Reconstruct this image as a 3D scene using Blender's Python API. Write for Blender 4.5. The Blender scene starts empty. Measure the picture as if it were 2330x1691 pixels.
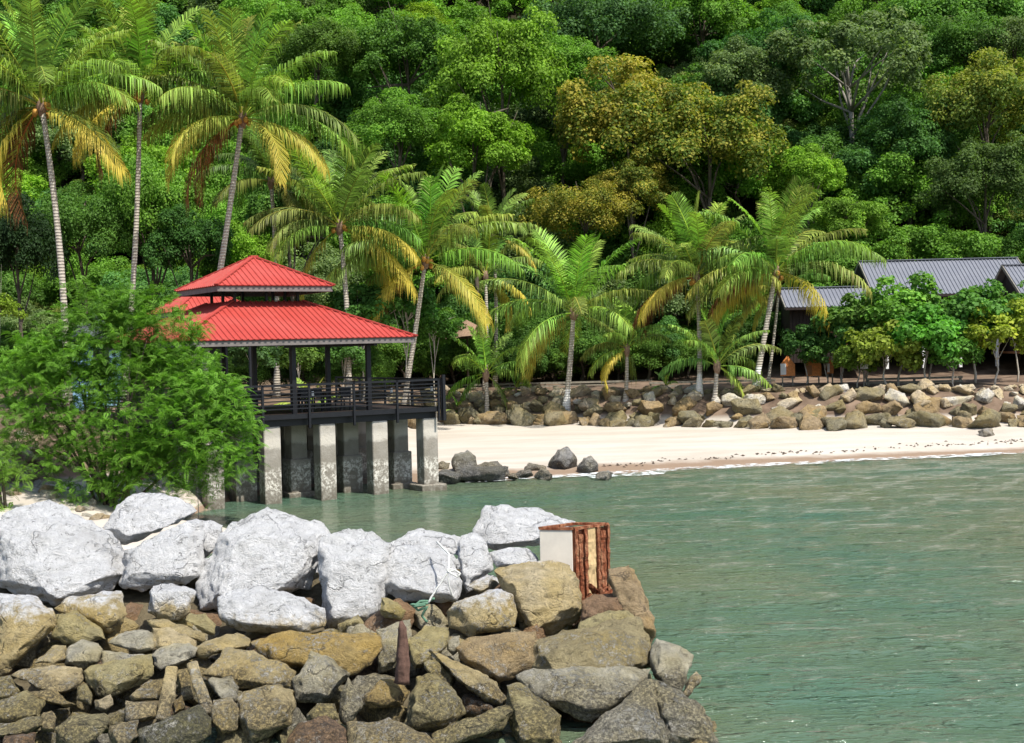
import bpy, bmesh, math, random
import numpy as np
from mathutils import Vector, Matrix, noise

SC = bpy.context.scene
COL = SC.collection
rad = math.radians

# ---------------------------------------------------------------- camera
FPX, CX, CY = 3000.0, 1165.0, 845.5          # focal length and centre in photo pixels
CAM = Vector((0, 0, 5.6))
HOR = 785.0                                   # horizon row at the centre column
PITCH = math.atan((CY - HOR) / FPX)
ROLL = 0.024
cam_m = Matrix.Translation(CAM) @ Matrix.Rotation(math.pi / 2 - PITCH, 4, 'X') @ Matrix.Rotation(-ROLL, 4, 'Z')
cd = bpy.data.cameras.new('camera')
cd.sensor_width = 36.0
cd.lens = FPX * 36.0 / 2330.0
cd.clip_start, cd.clip_end = 0.5, 3000
cam = bpy.data.objects.new('camera', cd)
cam.matrix_world = cam_m
COL.objects.link(cam)
SC.camera = cam

# ---------------------------------------------------------------- light
SUN_EL = rad(58)
SUN_AZ = Vector((0.56, -0.64, 0)).normalized()   # horizontal direction towards the sun
to_sun = Vector((SUN_AZ.x * math.cos(SUN_EL), SUN_AZ.y * math.cos(SUN_EL), math.sin(SUN_EL)))
w = bpy.data.worlds.new('World')
SC.world = w
w.use_nodes = True
nt = w.node_tree
sky = nt.nodes.new('ShaderNodeTexSky')
sky.sky_type = 'NISHITA'
sky.sun_disc = False
sky.sun_elevation = SUN_EL
sky.sun_rotation = math.atan2(SUN_AZ.x, SUN_AZ.y)
sky.dust_density = 1.5
nt.links.new(sky.outputs[0], nt.nodes['Background'].inputs[0])
nt.nodes['Background'].inputs[1].default_value = 0.15
sl = bpy.data.lights.new('sun', 'SUN')
sl.energy = 5.0
sl.angle = rad(0.5)
sl.color = (1.0, 0.955, 0.88)
so = bpy.data.objects.new('sun', sl)
so.rotation_euler = (-to_sun).to_track_quat('-Z', 'Y').to_euler()
so.location = (0, 0, 80)
COL.objects.link(so)
vs = SC.view_settings
vs.view_transform = 'Standard'
vs.look = 'None'
vs.exposure = 0.50
vs.gamma = 1.0
vs.use_curve_mapping = False
SC.cycles.max_bounces = 6
SC.cycles.transparent_max_bounces = 6

# ---------------------------------------------------------------- helpers
R3 = cam_m.to_3x3()
def ray(px, py):
    d = R3 @ Vector(((px - CX) / FPX, -(py - CY) / FPX, -1.0))
    return d / d.y                          # unit step in world +Y
def at_y(px, py, Y):
    return CAM + ray(px, py) * Y
def at_z(px, py, z):
    d = ray(px, py)
    return CAM + d * ((z - CAM.z) / d.z)
DS = 2330.0 / 2268.0                        # a full-view reading to photo pixels

def tag(o, label=None, cat=None, group=None, kind=None):
    if label: o['label'] = label
    if cat: o['category'] = cat
    if group: o['group'] = group
    if kind: o['kind'] = kind
    return o

def link(name, me, parent=None, mat=None, color=None, loc=None, smooth=False):
    o = bpy.data.objects.new(name, me)
    COL.objects.link(o)
    if parent is not None: o.parent = parent
    if mat is not None and me is not None and not me.materials:
        me.materials.append(mat)
    if color is not None: o.color = color if len(color) == 4 else (*color, 1)
    if loc is not None: o.location = loc
    if smooth: me.polygons.foreach_set('use_smooth', [True] * len(me.polygons))
    return o

def empty(name, loc=(0, 0, 0), rz=0):
    o = bpy.data.objects.new(name, None)
    o.empty_display_size = 0.3
    o.location = loc
    o.rotation_euler = (0, 0, rz)
    COL.objects.link(o)
    return o

def mesh_np(name, V, F, attrs=None):
    """V (n,3), F list of index arrays all of one size (m,k)"""
    me = bpy.data.meshes.new(name)
    V = np.asarray(V, dtype=np.float32)
    Fs = F if isinstance(F, list) else [F]
    me.vertices.add(len(V))
    me.vertices.foreach_set('co', V.ravel())
    loops = np.concatenate([f.ravel() for f in Fs]).astype(np.int32)
    tot = np.concatenate([np.full(len(f), f.shape[1], dtype=np.int32) for f in Fs])
    start = np.concatenate([[0], np.cumsum(tot)[:-1]]).astype(np.int32)
    me.loops.add(len(loops))
    me.loops.foreach_set('vertex_index', loops)
    me.polygons.add(len(tot))
    me.polygons.foreach_set('loop_start', start)
    me.polygons.foreach_set('loop_total', tot)
    if attrs:
        for k, (dom, val) in attrs.items():
            a = me.attributes.new(k, 'FLOAT', dom)
            a.data.foreach_set('value', np.asarray(val, dtype=np.float32))
    me.update(calc_edges=True)
    me.validate()
    return me

class MB:
    """collects boxes, bars and tubes for one mesh"""
    def __init__(s): s.v, s.f = [], []
    def add(s, v, f):
        n = len(s.v); s.v += [tuple(p) for p in v]; s.f += [tuple(i + n for i in q) for q in f]; return s
    def box(s, x0, x1, y0, y1, z0, z1):
        return s.add([(x0, y0, z0), (x1, y0, z0), (x1, y1, z0), (x0, y1, z0), (x0, y0, z1), (x1, y0, z1), (x1, y1, z1), (x0, y1, z1)],
                     [(0, 3, 2, 1), (4, 5, 6, 7), (0, 1, 5, 4), (1, 2, 6, 5), (2, 3, 7, 6), (3, 0, 4, 7)])
    def bar(s, a, b, wd, ht, up=(0, 0, 1)):
        a, b = Vector(a), Vector(b)
        d = (b - a).normalized(); r = d.cross(Vector(up))
        r = r.normalized() if r.length > 1e-5 else Vector((1, 0, 0))
        u = r.cross(d)
        r, u = r * wd / 2, u * ht / 2
        return s.add([a - r - u, a + r - u, a + r + u, a - r + u, b - r - u, b + r - u, b + r + u, b - r + u],
                     [(0, 1, 2, 3), (7, 6, 5, 4), (0, 4, 5, 1), (1, 5, 6, 2), (2, 6, 7, 3), (3, 7, 4, 0)])
    def tube(s, pts, rs, n=8, cap=True):
        pts = [Vector(p) for p in pts]
        base = len(s.v)
        ref = Vector((0.31, 0.87, 0.12))
        for i, p in enumerate(pts):
            d = (pts[min(i + 1, len(pts) - 1)] - pts[max(i - 1, 0)]).normalized()
            a = d.cross(ref).normalized(); b = d.cross(a)
            for k in range(n):
                t = 2 * math.pi * k / n
                s.v.append(tuple(p + (a * math.cos(t) + b * math.sin(t)) * rs[i]))
        for i in range(len(pts) - 1):
            for k in range(n):
                k2 = (k + 1) % n
                s.f.append((base + i * n + k, base + i * n + k2, base + (i + 1) * n + k2, base + (i + 1) * n + k))
        if cap:
            s.f.append(tuple(base + k for k in range(n))[::-1])
            s.f.append(tuple(base + (len(pts) - 1) * n + k for k in range(n)))
        return s
    def mesh(s, name, bevel=0):
        me = bpy.data.meshes.new(name)
        me.from_pydata(s.v, [], s.f); me.update()
        bm = bmesh.new(); bm.from_mesh(me)
        bmesh.ops.recalc_face_normals(bm, faces=bm.faces)
        if bevel: bmesh.ops.bevel(bm, geom=list(bm.edges), offset=bevel, segments=1, affect='EDGES')
        bm.to_mesh(me); bm.free()
        return me
    def build(s, name, mat, parent=None, smooth=False, bevel=0, color=None):
        return link(name, s.mesh(name, bevel), parent, mat, color, smooth=smooth)

# ---------------------------------------------------------------- materials
class NT:
    def __init__(s, name):
        s.m = bpy.data.materials.new(name); s.m.use_nodes = True
        s.t = s.m.node_tree; s.p = s.t.nodes['Principled BSDF']; s.out = s.t.nodes['Material Output']
        s.g = s.t.nodes.new('ShaderNodeNewGeometry')
    def n(s, typ, **kw):
        x = s.t.nodes.new('ShaderNode' + typ)
        for k, v in kw.items(): setattr(x, k, v)
        return x
    def l(s, a, b): s.t.links.new(a, b); return s
    def pos(s, scale=(1, 1, 1), obj=False):
        mp = s.n('Mapping'); mp.inputs['Scale'].default_value = scale
        if obj: s.l(s.n('TexCoord').outputs['Object'], mp.inputs[0])
        else: s.l(s.g.outputs['Position'], mp.inputs[0])
        return mp.outputs[0]
    def noise(s, scale, detail=4, rough=0.6, vec=None, dist=0):
        x = s.n('TexNoise'); x.inputs['Scale'].default_value = scale; x.inputs['Detail'].default_value = detail
        x.inputs['Roughness'].default_value = rough; x.inputs['Distortion'].default_value = dist
        s.l(vec if vec is not None else s.g.outputs['Position'], x.inputs['Vector'])
        return x.outputs['Fac']
    def vor(s, scale, feature='F1', vec=None):
        x = s.n('TexVoronoi', feature=feature); x.inputs['Scale'].default_value = scale
        s.l(vec if vec is not None else s.g.outputs['Position'], x.inputs['Vector'])
        return x.outputs['Distance']
    def ramp(s, fac, stops):
        r = s.n('ValToRGB'); e = r.color_ramp.elements
        while len(e) < len(stops): e.new(0.5)
        for i, (p, c) in enumerate(stops):
            e[i].position = p; e[i].color = (c, c, c, 1) if isinstance(c, (int, float)) else (*c, 1)
        s.l(fac, r.inputs[0]); return r.outputs[0]
    def mix(s, fac, a, b, mode='MIX'):
        x = s.n('Mix', data_type='RGBA', blend_type=mode)
        for v, i in ((fac, 0), (a, 6), (b, 7)):
            if hasattr(v, 'is_linked') or hasattr(v, 'links'): s.l(v, x.inputs[i])
            elif i == 0: x.inputs[0].default_value = v
            else: x.inputs[i].default_value = (*v, 1) if not isinstance(v, (int, float)) else (v, v, v, 1)
        return x.outputs[2]
    def math(s, op, a, b=0.0, clamp=False):
        x = s.n('Math', operation=op, use_clamp=clamp)
        for i, v in enumerate((a, b)):
            if hasattr(v, 'links'): s.l(v, x.inputs[i])
            else: x.inputs[i].default_value = v
        return x.outputs[0]
    def bump(s, h, strength=0.5, dist=0.05, prev=None):
        b = s.n('Bump'); b.inputs['Strength'].default_value = strength; b.inputs['Distance'].default_value = dist
        s.l(h, b.inputs['Height'])
        if prev is not None: s.l(prev, b.inputs['Normal'])
        return b.outputs[0]
    def fin(s, color=None, rough=0.7, normal=None, spec=0.3, metal=0):
        if color is not None:
            if hasattr(color, 'links'): s.l(color, s.p.inputs['Base Color'])
            else: s.p.inputs['Base Color'].default_value = (*color, 1)
        if hasattr(rough, 'links'): s.l(rough, s.p.inputs['Roughness'])
        else: s.p.inputs['Roughness'].default_value = rough
        s.p.inputs['Specular IOR Level'].default_value = spec
        s.p.inputs['Metallic'].default_value = metal
        if normal is not None: s.l(normal, s.p.inputs['Normal'])
        return s.m

def leaf_mat(name, trans=0.35, rough=0.6, yellow=False):
    s = NT(name)
    oi = s.n('ObjectInfo')
    at = s.n('Attribute', attribute_name='rnd')
    v = s.ramp(at.outputs['Fac'], [(0, 0.55), (0.5, 1.0), (1, 1.55)])
    c = s.mix(1.0, oi.outputs['Color'], v, 'MULTIPLY')
    warm = s.ramp(at.outputs['Fac'], [(0.80, 0), (1, 0.55)])
    c = s.mix(warm, c, s.mix(1.0, oi.outputs['Color'], (1.9, 1.35, 0.7), 'MULTIPLY'))
    gold = s.math('MULTIPLY', s.ramp(at.outputs['Fac'], [(0.36, 0), (0.62, 1)]), s.math('SUBTRACT', 1.0, oi.outputs['Alpha']), True)
    if not yellow: c = s.mix(gold, c, (0.34, 0.285, 0.045))
    big = s.ramp(s.noise(0.35, 3), [(0.3, 0.75), (0.7, 1.25)])
    c = s.mix(1.0, c, big, 'MULTIPLY')
    if yellow:
        v2 = s.ramp(at.outputs['Fac'], [(0, 0.30), (0.4, 0.95), (0.8, 1.75)])
        c = s.mix(1.0, s.mix(1.0, oi.outputs['Color'], v2, 'MULTIPLY'), big, 'MULTIPLY')
        c = s.mix(s.ramp(at.outputs['Fac'], [(0.90, 0), (0.93, 0.8)]), c, s.mix(1.0, oi.outputs['Color'], (2.4, 1.75, 1.3), 'MULTIPLY'))
        al = s.n('Attribute', attribute_name='along')
        f = s.math('MULTIPLY', s.math('ADD', s.math('MULTIPLY', al.outputs['Fac'], 1.1), s.math('SUBTRACT', s.math('MULTIPLY', oi.outputs['Alpha'], 1.6), 0.75)), 1.0, True)
        f = s.math('MULTIPLY', f, s.math('MINIMUM', s.math('MULTIPLY', oi.outputs['Alpha'], 1.5), 1.0))
        c = s.mix(f, c, (0.62, 0.48, 0.08))
    s.fin(c, rough, spec=0.12)
    tr = s.n('BsdfTranslucent')
    s.l(s.mix(1.0, c, (1.3, 1.5, 0.6), 'MULTIPLY'), tr.inputs[0])
    mx = s.n('MixShader'); mx.inputs[0].default_value = trans
    s.l(s.p.outputs[0], mx.inputs[1]); s.l(tr.outputs[0], mx.inputs[2]); s.l(mx.outputs[0], s.out.inputs[0])
    return s.m

def rock_mat():
    s = NT('rock')
    oi = s.n('ObjectInfo')
    z = s.n('SeparateXYZ'); s.l(s.g.outputs['Position'], z.inputs[0]); z = z.outputs[2]
    big = s.noise(1.1, 4, 0.6); mid = s.noise(5, 6, 0.7); fine = s.noise(22, 6, 0.75)
    lay = s.noise(3.5, 8, 0.75, vec=s.pos((1, 1, 1.6)), dist=1.2)
    pit = s.noise(5.5, 8, 0.8, dist=1.0)
    # clean pale limestone above the tide line
    wc = s.mix(s.ramp(mid, [(0.3, 0), (0.7, 1)]), (0.66, 0.657, 0.645), (0.86, 0.857, 0.845))
    wc = s.mix(s.ramp(lay, [(0.30, 0.9), (0.42, 0)]), wc, (0.20, 0.195, 0.19))
    wc = s.mix(s.ramp(pit, [(0.35, 0.9), (0.44, 0)]), wc, (0.14, 0.135, 0.13))
    wc = s.mix(s.ramp(fine, [(0.32, 0.6), (0.40, 0)]), wc, (0.34, 0.335, 0.33))
    wd_ = s.n('VectorMath', operation='ADD'); nv = s.n('TexNoise'); nv.inputs['Scale'].default_value = 2.0; nv.inputs['Detail'].default_value = 4
    s.l(s.g.outputs['Position'], nv.inputs['Vector']); s.l(s.g.outputs['Position'], wd_.inputs[0]); s.l(nv.outputs['Color'], wd_.inputs[1])
    crk = s.ramp(s.vor(0.85, 'DISTANCE_TO_EDGE', wd_.outputs[0]), [(0.0, 1), (0.022, 0)])
    crk = s.math('MULTIPLY', crk, s.ramp(s.noise(1.6, 4), [(.47, 0), (.58, .8)]))
    wc = s.mix(s.math('MULTIPLY', crk, .75), wc, (0.15, 0.145, 0.14))
    stn = s.ramp(s.noise(.8, 5, .7), [(.55, 0), (.70, .35)])
    wc = s.mix(stn, wc, (0.42, 0.40, 0.36))
    # stained stone
    tc = s.mix(1.0, oi.outputs['Color'], s.ramp(mid, [(0.25, 0.55), (0.5, 1.0), (0.75, 1.45)]), 'MULTIPLY')
    tc = s.mix(s.ramp(big, [(0.42, 0), (0.62, 0.55)]), tc, s.mix(1.0, oi.outputs['Color'], (1.15, 1.02, 0.6), 'MULTIPLY'))
    tc = s.mix(s.ramp(lay, [(0.30, 0.7), (0.43, 0)]), tc, (0.05, 0.042, 0.03))
    tc = s.mix(s.math('MULTIPLY', crk, .8), tc, (0.06, 0.05, 0.035))
    tc = s.mix(s.ramp(pit, [(0.34, 0.8), (0.44, 0)]), tc, (0.06, 0.05, 0.035))
    tc = s.mix(s.ramp(fine, [(0.58, 0), (0.72, 0.5)]), tc, (0.42, 0.37, 0.27))
    zz = s.math('ADD', s.math('SUBTRACT', z, oi.outputs['Alpha']), s.math('MULTIPLY', s.math('SUBTRACT', mid, 0.5), 0.9))
    up = s.ramp(s.math('ADD', s.math('MULTIPLY', zz, 2.2), 0.5, True), [(0.25, 0), (0.75, 1)])
    c = s.mix(up, tc, wc)
    # barnacles low down: small white cups in patches, dark wet rock between
    low = s.ramp(s.math('ADD', s.math('MULTIPLY', z, -1.3), s.math('ADD', s.math('MULTIPLY', big, 2.4), 0.33)), [(0.52, 0), (0.80, 1)])
    c = s.mix(s.math('MULTIPLY', low, s.ramp(fine, [(0.45, 0.75), (0.62, 0)])), c, (0.045, 0.043, 0.04))
    cup = s.ramp(s.noise(13, 7, .85), [(0.50, 0), (0.58, 1)])
    pat = s.ramp(s.noise(1.5, 6, .75), [(0.50, 0), (0.58, 1)])
    bar = s.math('MULTIPLY', s.math('MULTIPLY', cup, pat), s.ramp(s.math('ADD', s.math('MULTIPLY', z, -0.9), s.math('ADD', s.math('MULTIPLY', big, 1.6), 0.85)), [(0.50, 0), (0.75, 1)]))
    bar = s.math('MULTIPLY', bar, s.ramp(z, [(0.0, 1), (1.0, 0)]) if False else 1.0)
    c = s.mix(s.math('MULTIPLY', bar, 0.85), c, (0.66, 0.63, 0.55))
    h = s.math('ADD', s.math('ADD', s.math('SUBTRACT', s.math('ADD', s.math('MULTIPLY', lay, 0.8), s.math('MULTIPLY', pit, 0.5)), s.math('MULTIPLY', crk, 0.35)), s.math('MULTIPLY', fine, 0.35)), s.math('MULTIPLY', bar, 0.25))
    nb = s.bump(h, 1.0, 0.24)
    return s.fin(c, 0.85, nb, spec=0.2)

def simple(name, col, rough=0.7, nscale=6, amt=0.25, bump=0.15, spec=0.3, stretch=(1, 1, 1), dist=0.02):
    s = NT(name)
    v = s.pos(stretch)
    n1 = s.noise(nscale, 6, 0.65, v)
    c = s.mix(1.0, col, s.ramp(n1, [(0.25, 1 - amt), (0.75, 1 + amt)]), 'MULTIPLY')
    return s.fin(c, rough, s.bump(n1, bump, dist), spec)

M = {}
M['leaf'] = leaf_mat('leaf')
M['palm'] = leaf_mat('palm_leaf', 0.32, 0.42, True)
M['rock'] = rock_mat()
M['bark'] = simple('bark', (0.10, 0.082, 0.062), 0.9, 5, 0.5, 0.5, 0.1, (1, 1, 0.3))
M['grey_bark'] = simple('grey_bark', (0.24, 0.22, 0.19), 0.9, 5, 0.4, 0.4, 0.1, (1, 1, 0.3))
M['pale_bark'] = simple('pale_bark', (0.40, 0.36, 0.30), 0.9, 5, 0.4, 0.4, 0.1, (1, 1, 0.3))
M['black_paint'] = simple('black_paint', (0.010, 0.0105, 0.013), 0.45, 8, 0.3, 0.05, 0.3)
M['fascia'] = simple('fascia', (0.16, 0.14, 0.13), 0.6, 4, 0.3, 0.05)
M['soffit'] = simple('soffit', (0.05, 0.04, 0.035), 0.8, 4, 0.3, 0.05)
M['white_paint'] = simple('white_paint', (0.72, 0.72, 0.70), 0.6, 5, 0.1, 0.05)
M['dark_wood'] = simple('dark_wood', (0.022, 0.014, 0.011), 0.7, 5, 0.5, 0.3, 0.3, (1, 1, 0.15))
M['warm_wood'] = simple('warm_wood', (0.33, 0.15, 0.065), 0.6, 5, 0.4, 0.3, 0.3, (1, 1, 0.2))
M['grey_wood'] = simple('grey_wood', (0.22, 0.20, 0.16), 0.8, 5, 0.4, 0.3, 0.2)
M['thatch'] = simple('thatch', (0.24, 0.16, 0.11), 0.95, 14, 0.5, 0.8, 0.05, (1, 1, 0.25), 0.05)
M['glass'] = simple('window_glass', (0.02, 0.025, 0.03), 0.08, 3, 0.2, 0.02, 0.5)
M['blue_wall'] = simple('blue_wall', (0.30, 0.52, 0.66), 0.7, 4, 0.15, 0.05)
M['orange_paint'] = simple('orange_paint', (0.62, 0.22, 0.06), 0.6, 9, 0.35, 0.1)
M['rope'] = simple('rope', (0.60, 0.60, 0.56), 0.9, 40, 0.3, 0.5)
M['net'] = simple('green_net', (0.10, 0.20, 0.13), 0.9, 40, 0.3, 0.5)
M['coconut'] = simple('coconut', (0.40, 0.20, 0.035), 0.6, 8, 0.4, 0.1)

def metal_roof(name, col, fade):
    s = NT(name)
    n1 = s.noise(0.6, 4); n2 = s.noise(7, 6, 0.7); st = s.noise(2.5, 5, 0.7, s.pos((4, 4, 0.5)))
    c = s.mix(s.ramp(n1, [(0.45, 0), (0.75, 0.45)]), col, fade)
    c = s.mix(1.0, c, s.ramp(n2, [(0.3, 0.86), (0.7, 1.1)]), 'MULTIPLY')
    c = s.mix(s.ramp(st, [(0.62, 0), (0.80, 0.35)]), c, (0.20, 0.10, 0.07))
    lap = s.ramp(s.noise(1.3, 3, .6, s.pos((.25, .25, 5))), [(0.58, 0), (0.70, 0.22)])
    c = s.mix(lap, c, s.mix(1.0, c, (.62, .6, .62), 'MULTIPLY'))
    return s.fin(c, s.ramp(n2, [(.3, .45), (.7, .75)]), s.bump(s.math('ADD', n2, s.math('MULTIPLY', n1, 2)), 0.12, 0.02), 0.22)
M['red_roof'] = metal_roof('red_roof', (0.345, 0.046, 0.035), (0.41, 0.092, 0.075))
M['grey_roof'] = metal_roof('grey_roof', (0.150, 0.158, 0.182), (0.205, 0.212, 0.23))

def concrete():
    s = NT('pile_concrete')
    z = s.n('SeparateXYZ'); s.l(s.g.outputs['Position'], z.inputs[0]); z = z.outputs[2]
    n1 = s.noise(1.7, 5, 0.65); n2 = s.noise(11, 6, 0.7)
    c = s.mix(s.ramp(n1, [(0.3, 0), (0.7, 1)]), (0.30, 0.27, 0.22), (0.46, 0.43, 0.38))
    zj = s.math('ADD', z, s.math('MULTIPLY', s.math('SUBTRACT', n1, 0.5), 0.5))
    st = s.ramp(s.math('MULTIPLY', zj, 0.3), [(0.0, 1), (0.12, 0.75), (0.42, 0.55), (0.60, 0.45), (0.64, 0)])
    c = s.mix(st, c, (0.12, 0.105, 0.078))
    band = s.ramp(s.math('MULTIPLY', zj, 0.3), [(0.60, 0), (0.64, 0.8), (0.70, 0.8), (0.76, 0)])
    c = s.mix(band, c, (0.52, 0.48, 0.41))
    cup = s.ramp(s.noise(8, 7, .8), [(0.47, 0), (0.56, 1)])
    pat = s.ramp(s.math('MULTIPLY', zj, 0.3), [(0.08, 0.25), (0.15, 1), (0.36, 1), (0.42, 0)])
    pat = s.math('MULTIPLY', pat, s.ramp(s.noise(2.5, 3), [(0.38, 0), (0.5, 1)]))
    c = s.mix(s.math('MULTIPLY', s.math('MULTIPLY', cup, pat), 0.9), c, (0.66, 0.63, 0.55))
    return s.fin(c, 0.9, s.bump(n2, 0.6, 0.04), 0.2)
M['concrete'] = concrete()

def palm_trunk_mat():
    s = NT('palm_trunk')
    oi = s.n('ObjectInfo')
    zo = s.n('SeparateXYZ'); s.l(s.n('TexCoord').outputs['Object'], zo.inputs[0]); zo = zo.outputs[2]
    n1 = s.noise(6, 5, 0.7); n2 = s.noise(1.2, 3)
    ring = s.math('SINE', s.math('ADD', s.math('MULTIPLY', zo, 42), s.math('MULTIPLY', n1, 4)))
    c = s.mix(s.ramp(n1, [(0.3, 0), (0.7, 1)]), (0.34, 0.30, 0.24), (0.56, 0.51, 0.43))
    c = s.mix(s.ramp(ring, [(0.0, 0.45), (0.4, 0)]), c, (0.15, 0.12, 0.09))
    wash = s.ramp(s.math('ADD', s.math('MULTIPLY', s.math('SUBTRACT', oi.outputs['Alpha'], zo), 3.0), s.math('MULTIPLY', n1, 0.8)), [(0.3, 0), (0.6, 0.9)])
    c = s.mix(wash, c, (0.66, 0.64, 0.60))
    return s.fin(c, 0.9, s.bump(s.math('ADD', ring, n1), 0.5, 0.03), 0.15)
M['palm_trunk'] = palm_trunk_mat()

def ground_mat():
    s = NT('ground')
    z = s.n('SeparateXYZ'); s.l(s.g.outputs['Position'], z.inputs[0]); z = z.outputs[2]
    n1 = s.noise(0.8, 5, 0.6); n2 = s.noise(9, 5, 0.7); n3 = s.noise(0.5, 4, 0.6, s.pos((0.35, 1.4, 1)))
    sand = s.mix(s.ramp(n3, [(0.35, 0), (0.65, 1)]), (0.40, 0.355, 0.295), (0.48, 0.435, 0.375))
    sand = s.mix(s.ramp(n2, [(0.62, 0), (0.8, 0.25)]), sand, (0.25, 0.19, 0.13))
    zj = s.math('ADD', z, s.math('MULTIPLY', s.math('SUBTRACT', n1, 0.5), 0.14))
    wet = s.ramp(s.math('MULTIPLY', zj, 2.0), [(0.24, 1), (0.42, 0)])
    sand = s.mix(wet, sand, (0.23, 0.165, 0.115))
    soil = s.mix(s.ramp(n1, [(0.35, 0), (0.65, 1)]), (0.085, 0.058, 0.040), (0.21, 0.15, 0.105))
    f = s.ramp(s.math('MULTIPLY', s.math('ADD', z, s.math('MULTIPLY', n1, 0.3)), 0.25), [(0.33, 0), (0.40, 1)])
    c = s.mix(f, sand, soil)
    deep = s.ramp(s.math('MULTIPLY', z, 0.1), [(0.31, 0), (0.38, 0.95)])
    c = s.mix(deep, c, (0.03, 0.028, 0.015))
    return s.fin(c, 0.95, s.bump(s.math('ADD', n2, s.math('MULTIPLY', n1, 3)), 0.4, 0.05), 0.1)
M['ground'] = ground_mat()

def water_mat():
    s = NT('sea_water')
    n0 = s.noise(0.09, 3, 0.5)
    c = s.mix(s.ramp(n0, [(0.35, 0), (0.65, 1)]), (0.058, 0.118, 0.080), (0.106, 0.128, 0.074))
    w1 = s.noise(0.8, 3, 0.5, s.pos((0.5, 1.4, 1)), 0.3)
    w2 = s.ramp(s.noise(1.7, 3, 0.55, s.pos((0.75, 2.3, 1)), 0.5), [(0.52, 0), (0.74, 1)])
    w3 = s.ramp(s.noise(4.2, 3, 0.55, s.pos((0.75, 2.0, 1)), 0.4), [(0.52, 0), (0.76, 1)])
    w4 = s.noise(9, 3, 0.6, s.pos((0.7, 1.5, 1)))
    b = s.bump(w1, 1.0, 0.07)
    b = s.bump(w2, 1.0, 0.10, b)
    b = s.bump(w3, 1.0, 0.05, b)
    b = s.bump(w4, 1.0, 0.012, b)
    m = s.fin(c, 0.06, b, 0.5)
    s.p.inputs['IOR'].default_value = 1.33
    return m
M['water'] = water_mat()

def foam_mat():
    s = NT('foam')
    s.fin((0.72, 0.76, 0.76), 0.9)
    a = s.ramp(s.math('ADD', s.noise(2.6, 6, 0.7), s.math('MULTIPLY', s.noise(0.5, 2), 0.35)), [(0.63, 0), (0.76, 0.8)])
    s.l(a, s.p.inputs['Alpha'])
    return s.m
M['foam'] = foam_mat()

def rust_mat():
    s = NT('rust')
    n1 = s.noise(4, 6, 0.75, s.pos((3, 3, 0.7))); n2 = s.noise(16, 6, 0.7)
    c = s.ramp(n1, [(0.30, (0.05, 0.018, 0.010)), (0.45, (0.20, 0.055, 0.022)), (0.58, (0.36, 0.16, 0.085)), (0.72, (0.50, 0.32, 0.17))])
    c = s.mix(s.ramp(n2, [(0.35, 0.6), (0.5, 0)]), c, (0.05, 0.02, 0.012))
    return s.fin(c, 0.85, s.bump(s.math('ADD', n1, n2), 0.9, 0.05), 0.2)
M['rust'] = rust_mat()
M['slab'] = simple('plain_concrete', (0.62, 0.57, 0.49), 0.85, 3, 0.12, 0.15)
M['ochre'] = simple('ochre_scale', (0.46, 0.33, 0.17), 0.85, 5, 0.4, 0.5, 0.2, (3, 3, .6))
M['brown_iron'] = simple('brown_iron', (0.105, 0.060, 0.045), 0.9, 14, 0.5, 0.7, 0.2)

# ---------------------------------------------------------------- terrain and sea
SH = np.array([(-400, 18), (-30, 20), (-15, 24), (-12.8, 36), (-11.4, 44), (-10.6, 50), (-8, 54), (-2.4, 54.4), (4.3, 56.4), (10.3, 58.4), (23.8, 61.3), (60, 66), (400, 80)], float)
ST = np.array([(-400, 36), (-30, 38), (-17, 42), (-13, 50), (-10, 66), (-4.5, 81.5), (2, 78), (8.3, 74.5), (17, 69.5), (26, 68.2), (60, 73), (400, 95)], float)
def zground(x, y):
    x = np.asarray(x, float); y = np.asarray(y, float)
    y0 = np.interp(x, SH[:, 0], SH[:, 1]); y1 = np.interp(x, ST[:, 0], ST[:, 1])
    y2 = y1 + 3.6
    left = np.clip((-9 - x) / 4, 0, 1)
    z1 = 0.85 + 0.45 * left
    t = (y - y0) / np.maximum(y1 - y0, 0.5)
    z = np.where(t < 0, np.maximum(-2.2, (y - y0) * 0.10), z1 * np.clip(t, 0, 1) ** 0.75)
    b = np.clip((y - y1) / 3.6, 0, 1)
    z = np.where(y > y1, z1 + (2.55 - z1) * (b * b * (3 - 2 * b)), z)
    hs = np.maximum(y2 + 13, 86 - 0 * x)
    z = z + np.clip((y - y2) / 12, 0, 1) * 0.35
    hill = np.clip(y - hs, 0, None)
    z = z + np.where(hill < 8, hill * hill * 0.044, 2.8 + (hill - 8) * 0.68) * (y > hs)
    z = z + np.where(z > 1.2, 0.12 * np.sin(x * 0.9) * np.sin(y * 0.7 + x * 0.31), 0.02 * np.sin(x * 0.7 + y))
    spit = .75 - .75 * ((x + 11.8) / 4.0) ** 2 - .75 * ((y - 38.5) / 4.0) ** 2
    z = np.maximum(z, np.where(x < -4, spit, -9))
    far = np.clip((y - 230) / 60, 0, 1)
    z = z * (1 - far) + np.minimum(z, 105) * far
    return z
def zg(x, y): return float(zground(x, y))
def ghit(px, py, y0=24, y1=140):
    d = ray(px, py)
    Y = y0
    while Y < y1:
        p = CAM + d * Y
        if p.z <= zg(p.x, p.y): return p
        Y += 0.1
    return CAM + d * y1

def grid_mesh(name, xs, ys, fz):
    X, Y = np.meshgrid(xs, ys)
    V = np.stack([X, Y, fz(X, Y)], -1).reshape(-1, 3)
    nx, ny = len(xs), len(ys)
    i = (np.arange(ny - 1)[:, None] * nx + np.arange(nx - 1)[None, :]).ravel()
    return mesh_np(name, V, np.stack([i, i + 1, i + nx + 1, i + nx], -1))

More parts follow.
